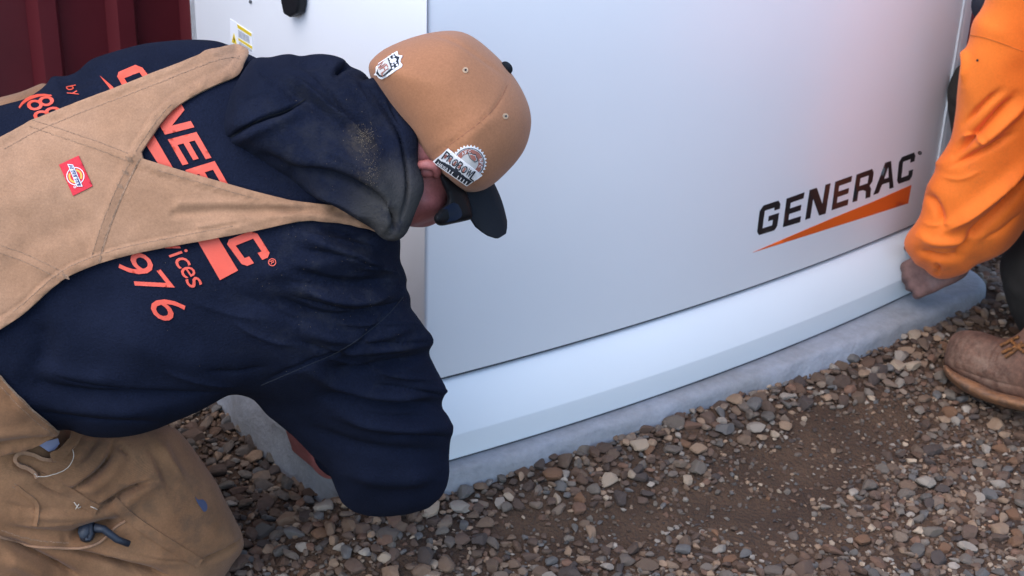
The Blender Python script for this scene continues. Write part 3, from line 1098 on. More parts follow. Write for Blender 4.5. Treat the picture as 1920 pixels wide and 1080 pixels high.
# left end panel (wraps to the corner) and right corner strip, right end
V = [G(s, n, z, False) for z in (ZD - .02, ZTOP - .02) for s, n in ((SE, -.004), (sc0 - .0034, -.012), (sc0 - .0034, -.04), (SE + .02, -.045), (SE + .02, -TEND + .02), (SE, -TEND))]
d = link('end_panel', V, [(0, 1, 7, 6), (1, 2, 8, 7), (2, 3, 9, 8), (3, 4, 10, 9), (4, 5, 11, 10), (5, 0, 6, 11), (5, 4, 3, 2, 1, 0), (6, 7, 8, 9, 10, 11)], MT['paint'], gen); bevel(d, .004, 3)
V = [G(s, n, z, False) for z in (ZD - .02, ZTOP - .02) for s, n in ((sr + .0035, DN + .004), (SR, DN - .002), (SR, -TEND), (SR - .02, -TEND), (SR - .02, -.05), (sr + .0035, -.05))]
d = link('end_panel', V, [(0, 1, 7, 6), (1, 2, 8, 7), (2, 3, 9, 8), (3, 4, 10, 9), (4, 5, 11, 10), (5, 0, 6, 11), (5, 4, 3, 2, 1, 0), (6, 7, 8, 9, 10, 11)], MT['paint'], gen); bevel(d, .004, 3)
# pale edge strip along the door's right side
V, fs = strip([(DN + .0035, ZD + .004), (DN + .0035, ZTOP - .02), (DN - .02, ZTOP - .02), (DN - .02, ZD + .004)], sr - .0035, sr + .0032, 3)
link('edge_strip', V, fs, MT['trim'], gen, False)
m = MB(); m.add(*box_s(SE, SR, TEND - .02, TEND, ZD - .02, ZTOP - .02)); m.build('back_panel', MT['paint'], gen, False)
# dark strip standing in for the shade between door and base, then the folded base channel
V, fs = strip([(DN - .012, ZD - .012), (DN - .012, ZD + .012), (DN - .04, ZD + .012), (DN - .04, ZD - .012)], SE + .01, SR - .01, 60)
link('gap_shade', V, fs, MT['gap'], gen)
V, fs = strip([(-.016, ZD - .004), (.012, .137), (.012, .133), (.003, .083), (-.03, .083), (-.03, ZD - .003)], SE - .012, SR + .006, 70)
d = link('base_channel', V, fs, MT['trim'], gen); bevel(d, .004, 3)
m = MB()
v = [G(SE - .012, -.034, z, False) for z in (.083, .21)] + [G(SE - .012, -TEND, z, False) for z in (.083, .21)] + [G(SE + .02, -.034, z, False) for z in (.083, .21)] + [G(SE + .02, -TEND, z, False) for z in (.083, .21)]
m.add(v, [(0, 2, 3, 1), (4, 5, 7, 6), (1, 3, 7, 5), (0, 4, 6, 2), (2, 6, 7, 3), (0, 1, 5, 4)])
m.build('base_channel', MT['trim'], gen, False)
V, fs = strip([(.0, .0835), (.0, .0795), (-.03, .0795), (-.03, .0835)], SE, SR - .01, 60)
link('base_seal', V, fs, MT['gap'], gen)

# wordmark on the door
fsurf = PlaneSurf(front_hit(DN))
sh = Sheet(fsurf, 14)
zq = lambda *p: zoomed(p, 1380, 270, 4.908)
for ch, q in (('G', ((188, 845), (372, 787), (412, 512), (222, 575))), ('E', ((430, 765), (588, 718), (628, 443), (464, 503))), ('N', ((636, 695), (822, 640), (868, 360), (676, 424))),
              ('E', ((878, 608), (1025, 560), (1066, 292), (912, 347))), ('R', ((1070, 535), (1232, 488), (1270, 222), (1108, 281))), ('A', ((1265, 465), (1445, 402), (1432, 152), (1325, 190))), ('C', ((1478, 372), (1612, 325), (1654, 70), (1502, 130)))):
    if ch == 'A':
        sh.add([zq((1262, 468), (1310, 450), (1342, 372), (1408, 350), (1410, 412), (1448, 400), (1424, 155), (1372, 172)), zq((1360, 322), (1404, 308), (1400, 215), (1397, 216))], MT['ink'], .0008)
    else:
        sh.add([quad(l, zq(*q)) for l in LET[ch]], MT['ink'], .0008)
sh.add([disc(zq((1690, 82))[0], 3.6, 14), disc(zq((1690, 82))[0], 2.0, 10)], MT['ink'], .0008)
sh.add([disc(zq((1690, 82))[0], 1.0, 8)], MT['ink'], .0008)
sh.add([zq((150, 998), (520, 838), (900, 676), (1260, 530), (1612, 376), (1582, 545), (1240, 655), (900, 762), (520, 882))], MT['orange_ink'], .0008)
sh.build('wordmark', gen)

# warning label, latch and screw on the left end
esurf = PlaneSurf(end_hit)
sh = Sheet(esurf, 10)
zw = lambda *p: zoomed(p, 420, 20, 12)
sh.add([zw((145, 180), (300, 285), (645, 510), (655, 960), (480, 880), (150, 735))], MT['sticker'], .0008)
sh.add([zw((310, 300), (628, 512), (630, 580), (322, 385))], MT['yellow'], .0014)
sh.add([zw((335, 615), (645, 805), (650, 868), (343, 668))], MT['yellow'], .0014)
sh.add([zw((330, 420), (580, 580), (588, 735), (345, 590))], MT['stickertext'], .0014)
sh.add([zw((348, 690), (640, 880), (645, 930), (360, 790))], MT['stickertext'], .0014)
sh.add([zw((235, 505), (188, 705), (302, 760))], MT['yellow'], .0014)
sh.add([zw((240, 590), (232, 650), (252, 660), (238, 712), (268, 650), (250, 640))], MT['ink'], .002)
sh.build('warning_label', gen, False)
m = MB()
lc = [end_hit(x, y)[0] for x, y in ((540, -60), (580, -40), (577, 8), (574, 23), (560, 30), (549, 24), (544, 0))]
m.add([p - UU * .001 for p in lc] + [p - UU * .018 + (p - lc[0]) * -.0 for p in lc], [tuple(range(7))[::-1], tuple(range(7, 14))] + [(i, (i + 1) % 7, 7 + (i + 1) % 7, 7 + i) for i in range(7)])
d = m.build('door_latch', MT['black'], gen, False); bevel(d, .004, 3)
m = MB(); c = end_hit(471, 3)[0]; m.tube([c, c - UU * .003], .003, 10); m.build('screw', MT['gap'], gen)

# ================================================================== KNEELING WORKER
def zlin(z0, x0=0, y0=0, gx=0, gy=0): return (z0, x0, y0, gx, gy)
HO_T = [(-260, 300), (-100, 225), (0, 198), (42, 186), (60, 177), (78, 165), (89, 155), (92, 146), (100, 140), (114, 142), (128, 139), (145, 132), (157, 121), (168, 112), (182, 107), (215, 97), (255, 86),
        (300, 77), (340, 73), (375, 73), (405, 75), (432, 85), (456, 98), (520, 130), (640, 190), (720, 300), (738, 420), (735, 500), (725, 600), (640, 690), (560, 735), (440, 736), (400, 757), (360, 778), (320, 797),
        (290, 810), (250, 821), (210, 825), (175, 824), (150, 817), (130, 806), (105, 806), (50, 835), (-40, 850), (-260, 860)]
ARM = [(520, 420), (600, 410), (665, 420), (715, 436), (737, 452), (733, 470), (733, 488), (738, 505), (752, 511), (758, 524), (755, 538), (747, 546), (757, 547), (766, 553), (768, 563), (766, 577), (778, 590), (787, 606), (794, 618), (806, 630),
       (809, 641), (803, 652), (803, 665), (812, 682), (822, 700), (833, 722), (837, 735), (830, 746), (829, 765), (840, 777), (849, 795), (852, 810), (847, 828), (844, 855), (842, 885), (837, 908), (826, 930), (802, 949), (765, 960),
       (725, 966), (692, 966), (662, 957), (642, 942), (627, 912), (612, 880), (583, 858), (547, 821), (498, 782), (474, 751), (440, 730), (400, 640), (430, 500)]
ZK = UP
vol = Vol((-1.0, 1.38, 0.02), (0.0, 2.72, 1.05), 0.0050)
vol.pillow(HO_T, zlin(2.09, 300, 450, -.00002, 0.00006), .14, 250, .02, 2.1)
vol.pillow(ARM, zlin(2.02, 640, 450, .0001, .00062), .095, 150, .035, 2.0, smooth=0)
vol.pc((745, 880, 2.32, 72), (640, 845, 2.50, 52), .02)
vol.pc((330, 200, 2.13, 90), (280, 480, 2.26, 72), .03)         # far sleeve, behind the body
vol.pc((280, 480, 2.26, 72), (370, 600, 2.42, 50), .03)
hv, hf = split(*vol.mesh(1))
H_FOLDS = [
    # sleeve
    ([(560, 440), (640, 470), (735, 505)], 17, 0.0145, 0), ([(540, 500), (640, 540), (752, 520)], 13, -0.0101, 0), ([(560, 540), (660, 570), (750, 545)], 15, 0.0130, 0),
    ([(520, 560), (620, 610), (765, 570)], 13, -0.0101, 0), ([(560, 620), (660, 640), (780, 610)], 17, 0.0116, 0), ([(600, 660), (700, 650), (800, 640)], 15, 0.0145, 0),
    ([(620, 700), (720, 690), (800, 665)], 12, -0.0130, 0), ([(560, 690), (700, 740), (830, 735)], 17, 0.0145, 0), ([(600, 740), (720, 765), (825, 760)], 12, -0.0130, 0), ([(620, 770), (740, 800), (845, 805)], 18, 0.0145, 0),
    ([(560, 800), (700, 850), (840, 850)], 18, -0.0087, 0), ([(640, 880), (740, 900), (830, 890)], 22, 0.0101, 0),
    ([(560, 435), (645, 450), (715, 466)], 9, .006, 2), ([(560, 469), (634, 476), (682, 487), (728, 516)], 9, -.008, 2), ([(660, 500), (720, 503), (756, 520)], 8, .006, 2),
    ([(540, 528), (634, 540), (708, 540), (752, 534)], 8, -.008, 2), ([(540, 556), (634, 583), (708, 590), (764, 562)], 9, -.008, 2), ([(600, 600), (660, 612), (760, 600), (790, 615)], 9, .006, 2),
    ([(671, 637), (745, 641), (804, 640)], 8, -.010, 2), ([(600, 668), (682, 687), (745, 706), (819, 713)], 10, .007, 2), ([(690, 720), (770, 728), (832, 742)], 8, -.009, 2), ([(560, 640), (620, 660), (690, 668)], 9, -.005, 2),
    ([(640, 760), (720, 782), (800, 782)], 9, -.007, 2), ([(720, 820), (790, 815), (846, 822)], 9, -.006, 2), ([(430, 600), (500, 640), (560, 650)], 12, .005, 2), ([(470, 560), (540, 600), (600, 610)], 12, -.004, 2),
    ([(350, 560), (430, 590), (500, 600)], 16, .004, 2), ([(600, 425), (640, 432), (690, 450)], 7, -.006, 2), ([(380, 690), (440, 700), (500, 690)], 12, -.006, 2), ([(300, 690), (380, 715), (450, 725)], 12, .005, 2),
    ([(100, 700), (200, 730), (330, 742), (420, 735)], 7, -.007, 2), ([(80, 772), (180, 790), (300, 790)], 7, -.006, 2),
    # armhole seam
    ([(756, 560), (720, 600), (640, 660), (560, 690), (490, 720)], 7, -.006, 0),
    # shoulder pulls
    ([(600, 430), (660, 445), (725, 470)], 14, -.006, 0), ([(450, 520), (560, 500), (690, 480)], 26, .006, 0), ([(420, 560), (520, 570), (640, 600)], 24, -.005, 0),
    # side of body
    ([(60, 720), (150, 738), (260, 745), (380, 740)], 14, -.010, 0), ([(50, 750), (160, 765), (300, 770)], 18, .009, 0), ([(40, 690), (120, 700), (240, 715)], 20, .006, 0), ([(200, 620), (300, 660), (430, 690)], 40, .006, 0),
    ([(60, 600), (90, 650), (60, 720)], 30, -.008, 0),
    # upper flank
    ([(100, 150), (160, 150), (230, 130)], 22, -.006, 0), ([(60, 190), (130, 180), (200, 150)], 20, .005, 0), ([(60, 215), (110, 195), (150, 160)], 16, -.005, 0), ([(250, 95), (330, 100), (420, 100)], 24, -.004, 0),
]
hv = folds(hv, hf, H_FOLDS, [(9, .004), (22, .0016)])
# hood
HOOD = [(417, 247), (415, 222), (424, 190), (437, 158), (454, 127), (470, 108), (488, 103), (505, 105), (522, 100), (545, 97), (565, 103), (585, 99), (608, 98), (632, 103), (650, 111), (661, 126), (680, 133), (692, 150), (706, 176), (730, 210), (748, 236), (765, 265),
        (773, 290), (780, 315), (782, 342), (780, 380), (775, 410), (758, 434), (734, 449), (715, 441), (690, 420), (650, 396), (600, 370), (555, 348), (520, 330), (480, 306), (450, 282), (426, 264)]
vh = Vol((-.5, 1.4, .5), (-.02, 2.15, 1.08), 0.0042)
vh.pillow(HOOD, zlin(1.985, 560, 260, .00005, -.0001), .105, 95, .012, 2.2)
vh.pc((706, 165, 1.93, 22), (752, 262, 1.92, 26), .02); vh.pc((752, 262, 1.92, 26), (762, 350, 1.92, 26), .02); vh.pc((762, 350, 1.92, 26), (738, 425, 1.93, 26), .02)
ov, of = split(*vh.mesh(2))
O_FOLDS = [
    ([(424, 264), (462, 238), (500, 218), (535, 210), (572, 186)], 4, -.005, 2), ([(505, 130), (570, 163), (620, 203), (700, 268)], 8, .006, 2), ([(565, 118), (610, 160), (650, 215)], 9, -.005, 2), ([(632, 140), (642, 124), (664, 120)], 6, -.009, 2),
    ([(560, 318), (610, 318), (660, 336), (705, 365), (738, 408)], 7, -.010, 2), ([(600, 352), (650, 368), (700, 402)], 8, .005, 2), ([(714, 186), (744, 238), (762, 300), (767, 360), (752, 420)], 4, -.006, 2), ([(690, 160), (722, 208), (745, 262)], 6, -.004, 2),
    ([(440, 200), (470, 180), (520, 170)], 10, -.003, 2), ([(600, 280), (650, 300), (720, 345)], 12, .004, 2),
    ([(424, 264), (462, 238), (500, 218), (535, 210), (572, 186)], 6, -.010, 0), ([(430, 275), (480, 245), (540, 222), (580, 195)], 16, .006, 0),
    ([(505, 132), (570, 165), (620, 205), (690, 260)], 14, .011, 0), ([(520, 160), (590, 195), (640, 235)], 22, -.008, 0), ([(600, 170), (650, 215), (700, 262)], 12, -.009, 0), ([(470, 120), (520, 140), (560, 170)], 18, -.006, 0),
    ([(632, 140), (640, 125), (660, 118)], 9, -.010, 0), ([(560, 110), (580, 120), (610, 118)], 14, -.005, 0), ([(640, 150), (680, 180), (720, 240)], 20, .006, 0),
    ([(550, 322), (600, 322), (650, 336), (700, 365), (735, 405)], 13, -.013, 0), ([(560, 350), (620, 360), (680, 392), (720, 425)], 15, .010, 0), ([(520, 300), (600, 300), (680, 330), (740, 375)], 22, .007, 0),
    ([(712, 185), (745, 240), (762, 300), (766, 360), (752, 415)], 5, -.006, 0), ([(730, 190), (752, 235)], 6, -.004, 0), ([(735, 400), (742, 420), (730, 440)], 9, -.010, 0),
    ([(450, 180), (445, 220), (430, 250)], 18, .004, 0), ([(470, 290), (530, 310), (590, 345)], 16, -.006, 0), ([(600, 250), (650, 290), (720, 330)], 26, .006, 0),
]
ov = folds(ov, of, O_FOLDS, [(11, .003), (26, .0016)])

# body: head, neck, trunk, arms, hands and legs as one skin
vb = Vol((-1.0, 1.38, 0.02), (0.02, 2.75, 1.05), 0.0052)
hu = Rv * .72 + Uv * .65 + Fv * .25; hu /= np.linalg.norm(hu)          # crown of the head
hfw = Rv * .60 - Uv * .75 + Fv * .20; hfw -= hu * (hu @ hfw); hfw /= np.linalg.norm(hfw)
hr = np.cross(hfw, hu)
hc = P(835, 262, 2.0)
vb.ell(P(812, 250, 2.0), (hu, hfw, hr), (.096, .074, .070), .02)
vb.pillow([(745, 300), (785, 300), (812, 318), (826, 345), (842, 375), (836, 396), (818, 411), (795, 418), (765, 427), (735, 415)], zlin(2.0, 790, 370, 0, 0), .062, 60, .012, 2.0)
vb.ell(P(790, 375, 2.03), (hu, hfw, hr), (.034, .034, .034), .01)
vb.pc((832, 398, 2.05, 14), (826, 408, 2.06, 12), .008)                     # nose
vb.pc((798, 406, 2.05, 12), (804, 405, 2.06, 10), .008)                     # lips
vb.pc((790, 345, 2.03, 58), (660, 330, 2.06, 70), .02)                     # neck
vb.pc((640, 330, 2.1, 110), (-40, 470, 2.1, 95), .04)
vb.pc((640, 470, 2.06, 60), (742, 870, 2.32, 52), .03)
vb.pc((742, 880, 2.32, 48), (612, 860, 2.548, 30), .02)
vb.pc((360, 220, 2.12, 60), (280, 480, 2.26, 46), .03); vb.pc((280, 480, 2.26, 44), (395, 615, 2.41, 28), .02)
ZK = 1.0
vb.pc((-160, 760, 2.14, 60), (300, 970, 2.24, 60), .03); vb.pc((300, 980, 2.24, 70), (-60, 1110, 2.18, 60), .03)
vb.pc((-90, 560, 2.25, 90), (170, 760, 2.52, 60), .03)
def hand(v, wrist, knuck, out, side, ln=.19, k=.008, curl=0.9, rf=.0085):
    """palm, four unequal bent fingers and a thumb from the palm's side; wrist/knuck are points, out the back-of-hand direction, side the thumb side"""
    d = (knuck - wrist); L = np.linalg.norm(d); d = d / L
    side = side - d * (side @ d); side /= np.linalg.norm(side)
    out = np.cross(side, d); 
    for i, o in enumerate((-.030, -.010, .010, .029)):
        v.cone(wrist + side * o * .6, knuck + side * o, .017, .012, .012)
    lens = (.062, .076, .080, .070)
    for i, o in enumerate((-.030, -.010, .010, .029)):
        p = knuck + side * o
        a = 0.25
        for j, q in enumerate((.48, .30, .22)):
            a += curl * (.55 if j else .25)
            dirv = d * math.cos(a) - out * math.sin(a)
            p2 = p + dirv * lens[i] * q
            v.cone(p, p2, rf * (1.12 - .12 * j), rf * (1.0 - .12 * j), .003)
            p = p2
    t0 = wrist + d * L * .35 + side * .030
    t1 = t0 + (d * .5 + side * .7 - out * .35) * .042
    t2 = t1 + (d * .85 - out * .4 + side * .1) * .034
    v.cone(t0, t1, .014, .0115, .008); v.cone(t1, t2, .011, .009, .004)
hand(vb, P(616, 864, 2.37), P(552, 814, 2.42), None, -Fv * .4 + Uv * .6 - Rv * .2, curl=1.5)
hand(vb, P(385, 608, 2.26), P(415, 635, 2.34), None, -Uv * .2 + Fv * .6 + Rv * .3, curl=.8)
ZK = UP
bv, bf = vb.mesh(1)
person = link('person', bv, bf, MT['skin'])
tag(person, 'kneeling person in navy hoodie, tan overalls and brown cap bending to the pad', 'person')
# ear
m = MB()
ear = [P(783, 314, 1.925), P(790, 309, 1.918), P(802, 308, 1.914), P(813, 311, 1.916), P(819, 318, 1.922), P(820, 326, 1.93), P(816, 331, 1.937)]
m.tube(ear, [.0045, .0055, .006, .006, .0055, .0048, .003], 10)
m.tube([P(786, 318, 1.934), P(797, 320, 1.934), P(808, 321, 1.934), P(815, 327, 1.94)], [.008, .009, .008, .004], 10)
m.build('ear', MT['skin'], person)
hoodie = link('hoodie', hv, hf, MT['navy'], person)
hood = link('hood', ov, of, MT['navy_hood'], hoodie)

body_s = Surf([(hv, hf)])
# dust patch on the hood: a scatter of grit
def scatter_px(c, rx, ry, n, surf, r0, r1, name, m_, parent):
    b = MB()
    v, f = ico(1)
    for _ in range(n):
        x, y = c[0] + RNG.normal() * rx, c[1] + RNG.normal() * ry
        h = surf.hit(x, y)
        if h is None: continue
        b.add(v * RNG.uniform(r0, r1) + h[0] + h[1] * .0004, f)
    return b
hood_s = Surf([(ov, of)])
dust = MB()
for c, rx, ry, n in (((684, 252), 10, 9, 170), ((690, 285), 12, 15, 50), ((697, 325), 8, 11, 80), ((640, 280), 70, 60, 25)):
    b = scatter_px(c, rx, ry, n, hood_s, .0002, .0005, 'grit', MT['thread'], hood)
    dust.v, base = dust.v + b.v, len(dust.v)
    dust.f += [tuple(i + base for i in q) for q in b.f]; dust.m += b.m
MT['grit'] = mat('sawdust grit', (0.17, 0.13, 0.09), 0.9)
g_ = dust.build('grit', MT['grit'], hoodie); g_['kind'] = 'stuff'
b = MB()
for (c, rx, ry, n) in (((640, 560), 70, 70, 40), ((450, 560), 150, 120, 25), ((520, 470), 120, 60, 20)):
    q = scatter_px(c, rx, ry, n, body_s, .0002, .00045, 'lint', MT['grit'], hoodie)
    base = len(b.v); b.v += q.v; b.f += [tuple(i + base for i in t) for t in q.f]; b.m += q.m
g_ = b.build('lint', MT['grit'], hoodie); g_['kind'] = 'stuff'

sh = Sheet(hood_s, 8)
MT['navy_seam'] = mat('navy seam', (0.004, 0.005, 0.009), 1.0)
MT['navy_stitch'] = mat('navy seam stitching', (0.013, 0.016, 0.026), 1.0)
sh.add([ribbon(chaikin([(424, 264), (462, 238), (500, 218), (535, 210), (572, 186)], 2, False), 2.2)], MT['navy_seam'], .0004, .0003)
sh.build('hood_seam', hoodie)
sh = Sheet(body_s, 8)
sh.add([ribbon(chaikin([(756, 556), (722, 598), (645, 656), (565, 690), (490, 722)], 2, False), 1.5)], MT['navy_stitch'], .0006, .0003)
sh.build('armhole_seam', hoodie)
# printed lettering on the back
sh = Sheet(body_s, 6)
OFFP = .0016
HQ = {'G': ((217, 139), (246, 190), (302, 172), (262, 120)), 'N': ((281, 203), (310, 253), (365, 239), (337, 190)), 'E': ((315, 262), (343, 310), (397, 296), (369, 248)), 'R': ((348, 319), (376, 369), (432, 352), (403, 302)),
      'A': ((386, 388), (416, 440), (472, 424), (430, 372)), 'C': ((422, 452), (458, 501), (510, 480), (478, 430))}
for ch, q in HQ.items():
    sh.add([quad(l, q) for l in LET[ch]], MT['print'], OFFP, smooth=2)
sh.add([chaikin([(189, 142), (211, 162), (250, 205), (288, 252), (325, 315), (368, 380), (408, 443), (447, 507), (413, 525), (370, 450), (330, 372), (297, 307), (275, 273), (230, 200)], 0)], MT['print'], OFFP, smooth=2)
for ch, c, w, h, ft in (('9', (255, 497), (28, 36), (56, -20), .03), ('7', (287, 532), (27, 34), (56, -20), .03), ('6', (316, 578), (28, 36), (56, -20), .03), ('v', (322, 461), (11, 17), (24, -8), .0), ('i', (335, 475), (3, 5), (34, -12), .0),
                        ('c', (342, 492), (12, 17), (24, -8), .0), ('e', (353, 510), (12, 18), (24, -8), .0), ('s', (364, 529), (11, 16), (25, -8), .0),
                        ('(', (64, 187), (9, 12), (62, -24), .02), ('8', (77, 194), (14, 17), (48, -18), .03), ('8', (89, 214), (14, 17), (48, -18), .03), ('b', (135, 166), (5, 7), (19, -4), .0), ('y', (138, 176), (5, 7), (19, -4), .0)):
    sh.add([quad(l, cq(c, w, h)) for l in glyph(ch, ft)], MT['print'], OFFP, smooth=1, sp=4)
sh.add([disc((511, 492), 7.5), disc((511, 492), 6.0)], MT['print'], OFFP)
sh.add([quad(l, cq((511, 492), (4, 6), (7, -3))) for l in glyph('R')], MT['print'], OFFP)
sh.build('lettering', hoodie)

# overalls: legs and hips
ZK = 1.0
PANTS = [(-170, 700), (60, 780), (140, 800), (230, 800), (320, 793), (342, 815), (367, 850), (396, 895), (418, 935), (440, 975), (454, 1003), (458, 1018), (450, 1040), (438, 1050), (421, 1076), (400, 1110), (340, 1150), (200, 1180), (-170, 1180)]
vp = Vol((-1.30, 1.45, -.01), (-.2, 2.72, .98), 0.0056)
vp.pillow(PANTS, zlin(2.235, 330, 960, .00036, .00022), .115, 150, .02, 2.2)
vp.pc((300, 1075, 2.22, 95), (-120, 1105, 2.12, 105), .012)
vp.pc((-60, 600, 2.22, 140), (180, 770, 2.52, 75), .03)                    # far thigh
vp.pc((180, 800, 2.52, 70), (-60, 900, 2.5, 60), .03)
vp.pc((-215, 560, 2.08, 185), (-330, 800, 2.16, 190), .03)
vp.pillow([(-220, 240), (0, 181), (50, 166), (92, 153), (98, 190), (60, 270), (-220, 420)], zlin(2.17, 0, 220, 0, 0), .07, 60, .02, 2.0)
pv_, pf_ = split(*vp.mesh(2))
P_FOLDS = [
    ([(212, 826), (206, 858), (182, 890), (132, 924)], 6, -.010, 2), ([(292, 900), (242, 918), (212, 940), (180, 956)], 6, -.012, 2), ([(0, 1008), (45, 1030), (100, 1062), (150, 1085)], 6, -.012, 2), ([(110, 1030), (180, 1046), (260, 1068), (330, 1085)], 6, -.010, 2),
    ([(453, 1012), (430, 1030), (398, 1047), (372, 1056)], 5, -.008, 2), ([(62, 905), (112, 917), (180, 932)], 8, -.006, 2), ([(180, 1040), (230, 1062), (262, 1082)], 6, -.008, 2), ([(300, 830), (318, 866), (345, 900)], 9, .004, 2), ([(30, 985), (100, 985), (170, 975)], 9, .005, 2),
    ([(0, 940), (60, 955), (120, 952)], 10, -.005, 2), ([(230, 1035), (300, 1050), (350, 1052)], 7, -.006, 2), ([(60, 1040), (110, 1070), (130, 1085)], 8, .006, 2),
    ([(212, 828), (205, 860), (180, 890), (130, 925)], 7, -.012, 0), ([(235, 830), (220, 880), (170, 920), (120, 940)], 18, .007, 0),
    ([(290, 902), (240, 918), (210, 940), (180, 955)], 7, -.012, 0), ([(310, 890), (250, 930), (215, 965)], 20, .006, 0),
    ([(453, 1012), (430, 1030), (400, 1045), (375, 1055)], 7, -.010, 0), ([(300, 820), (320, 860), (345, 905)], 16, .006, 0), ([(280, 830), (300, 870), (320, 920)], 12, -.005, 0),
    ([(60, 905), (110, 915), (180, 930)], 14, -.008, 0), ([(40, 960), (120, 970), (220, 960)], 16, .008, 0), ([(0, 985), (70, 1000), (160, 1005)], 12, -.008, 0),
    ([(0, 1010), (45, 1030), (100, 1062), (150, 1085)], 14, -.016, 0), ([(110, 1030), (180, 1045), (260, 1068), (330, 1085)], 9, -.010, 0), ([(150, 1030), (220, 1042), (300, 1050), (360, 1050)], 16, .007, 0),
    ([(0, 1040), (50, 1060), (100, 1085)], 24, .010, 0), ([(210, 1050), (250, 1068), (300, 1078)], 8, -.009, 0), ([(20, 870), (60, 880), (90, 900)], 12, -.008, 0), ([(240, 855), (225, 835)], 8, -.006, 0), ([(130, 1012), (160, 1000), (200, 988), (232, 976)], 15, -.022, 0), ([(180, 822), (165, 850), (150, 870)], 9, -.007, 0),
]
pv_ = folds(pv_, pf_, P_FOLDS, [(9, .004), (24, .0016)])
overalls = link('overalls', pv_, pf_, MT['pants'], person)
pants_s = Surf([(pv_, pf_)])

# overalls: the crossed back panel with its straps, and the hip piece below the open side
BACK = [(-235, 372), (-120, 318), (0, 264), (30, 248), (62, 230), (120, 206), (180, 182), (240, 160), (300, 136), (350, 116), (395, 99), (420, 92), (440, 90), (456, 95), (468, 104), (458, 122), (446, 142), (438, 150), (415, 158), (385, 172), (355, 188), (330, 205), (308, 228), (288, 258), (262, 296),
        (300, 307), (350, 322), (420, 342), (490, 362), (556, 379), (600, 383), (640, 386), (675, 400), (705, 413), (712, 424), (709, 438), (680, 428), (640, 418), (600, 415), (560, 417), (500, 429), (440, 441), (380, 452), (320, 463), (260, 475), (200, 490), (160, 505), (128, 520), (95, 545), (65, 574), (32, 600), (-60, 658), (-235, 760)]
HIP = [(-60, 668), (0, 696), (18, 716), (38, 738), (60, 760), (82, 780), (100, 793), (114, 803), (106, 812), (85, 818), (60, 832), (30, 842), (-40, 850)]
def panel(loop, name, offs, relief, sm=20, sp=5.0, m_=None, th=.004, par=overalls, surf=body_s):
    W, T, Nn, px2 = lay([loop], sp, surf, offs, sm)
    disp = np.zeros(len(W))
    for pts, w, hgt in relief:
        d, _ = seg_dist(px2[:, 0], px2[:, 1], chaikin(pts, 2, False), False)
        disp += hgt * np.exp(-(d / w) ** 2 * 2)
    de, _ = seg_dist(px2[:, 0], px2[:, 1], np.asarray(loop, float))
    disp += np.clip((20 - de) / 4, 0, 1) * np.clip(de / 3, 0, 1) * .0017 * (1 + 2.6 * vnoise(W + 2, 110)) - .0012 * np.exp(-((de - 20) / 3) ** 2)     # puckered double-turned hem
    disp += .0016 * vnoise(W, 30) * 2 + .003 * vnoise(W, 9)
    W = W + Nn * disp[:, None]
    V, fs = thicken(W, T, Nn, th)
    o = link(name, V, fs, [m_ or MT['tan'], MT['tan_edge']], par, True, [0] * (2 * len(T)) + [1] * (len(fs) - 2 * len(T)))
    return o, Surf([(W, T)])
BACK_R = [([(62, 230), (130, 255), (190, 275), (245, 297)], 12, .0018), ([(250, 292), (225, 350), (200, 410), (178, 480)], 12, .0022), ([(0, 470), (50, 487), (118, 518)], 12, .0018),
          ([(330, 400), (420, 395), (560, 395), (640, 400)], 9, -.004), ([(340, 380), (450, 378), (560, 390)], 8, .003), ([(380, 425), (480, 410), (600, 402), (690, 425)], 7, .003), ([(620, 392), (660, 402), (700, 425)], 6, -.004),
          ([(-20, 390), (40, 380), (100, 360)], 30, .003), ([(30, 480), (90, 440), (150, 420)], 30, -.003), ([(300, 200), (340, 170), (420, 140)], 25, -.002)]
bp_, back_s = panel(chaikin(BACK, 1), 'back_panel', .010, BACK_R)
hp_, hip_s = panel(chaikin(HIP, 1), 'hip_panel', .012, [([(0, 820), (50, 812), (112, 806)], 8, -.006), ([(0, 800), (50, 795), (105, 800)], 10, .004)], m_=MT['pants'])
# seams and stitching
st = Sheet(back_s, 9)
def off_line(pts, d):
    p = chaikin(pts, 2, False)
    t = np.gradient(p, axis=0); t /= np.linalg.norm(t, axis=1)[:, None]
    return p + np.stack([-t[:, 1], t[:, 0]], 1) * d
def dashes(sheet, pts, w=1.5, on=5.0, gap=1.2, m_=None, off=.0004):
    p = np.asarray(pts, float)
    L = np.concatenate([[0], np.cumsum(np.hypot(*np.diff(p, axis=0).T))])
    t = 0.0
    while t < L[-1] - on:
        q = np.array([[np.interp(u, L, p[:, 0]), np.interp(u, L, p[:, 1])] for u in (t, t + on / 2, t + on)])
        q += RNG.normal(size=(1, 2)) * .35
        sheet.add([ribbon(q, w)], m_ or MT['stitch'], off, .0004, sp=20)
        t += on + gap
top = BACK[1:18]; botl = BACK[35:50]; vee = BACK[20:36]
for dd in (17,): dashes(st, off_line(BACK[2:16], dd))
dashes(st, off_line(BACK[41:51], 17)); dashes(st, off_line(BACK[21:25], 13)); dashes(st, off_line(BACK[25:29], 13))
for dd in (-7, 7):
    dashes(st, off_line([(58, 231), (130, 255), (190, 275), (242, 296)], dd))
    dashes(st, off_line([(0, 467), (50, 484), (118, 518)], dd))
for dd in (-2, 12):
    dashes(st, off_line([(262, 296), (240, 335), (218, 385), (200, 430), (182, 490)], dd))
for c in ((243, 297), (236, 322), (225, 347), (124, 517)):
    for k in range(-2, 3):
        st.add([ribbon([(c[0] - 6 + k * .8, c[1] + k * 1.8), (c[0] + 5 + k * .8, c[1] + 3 + k * 1.8)], 1.2)], MT['stitch'], .0005, .0003, sp=20)
tag(st.build('stitching', overalls), kind='stuff')
sp_ = Sheet(back_s, 9)
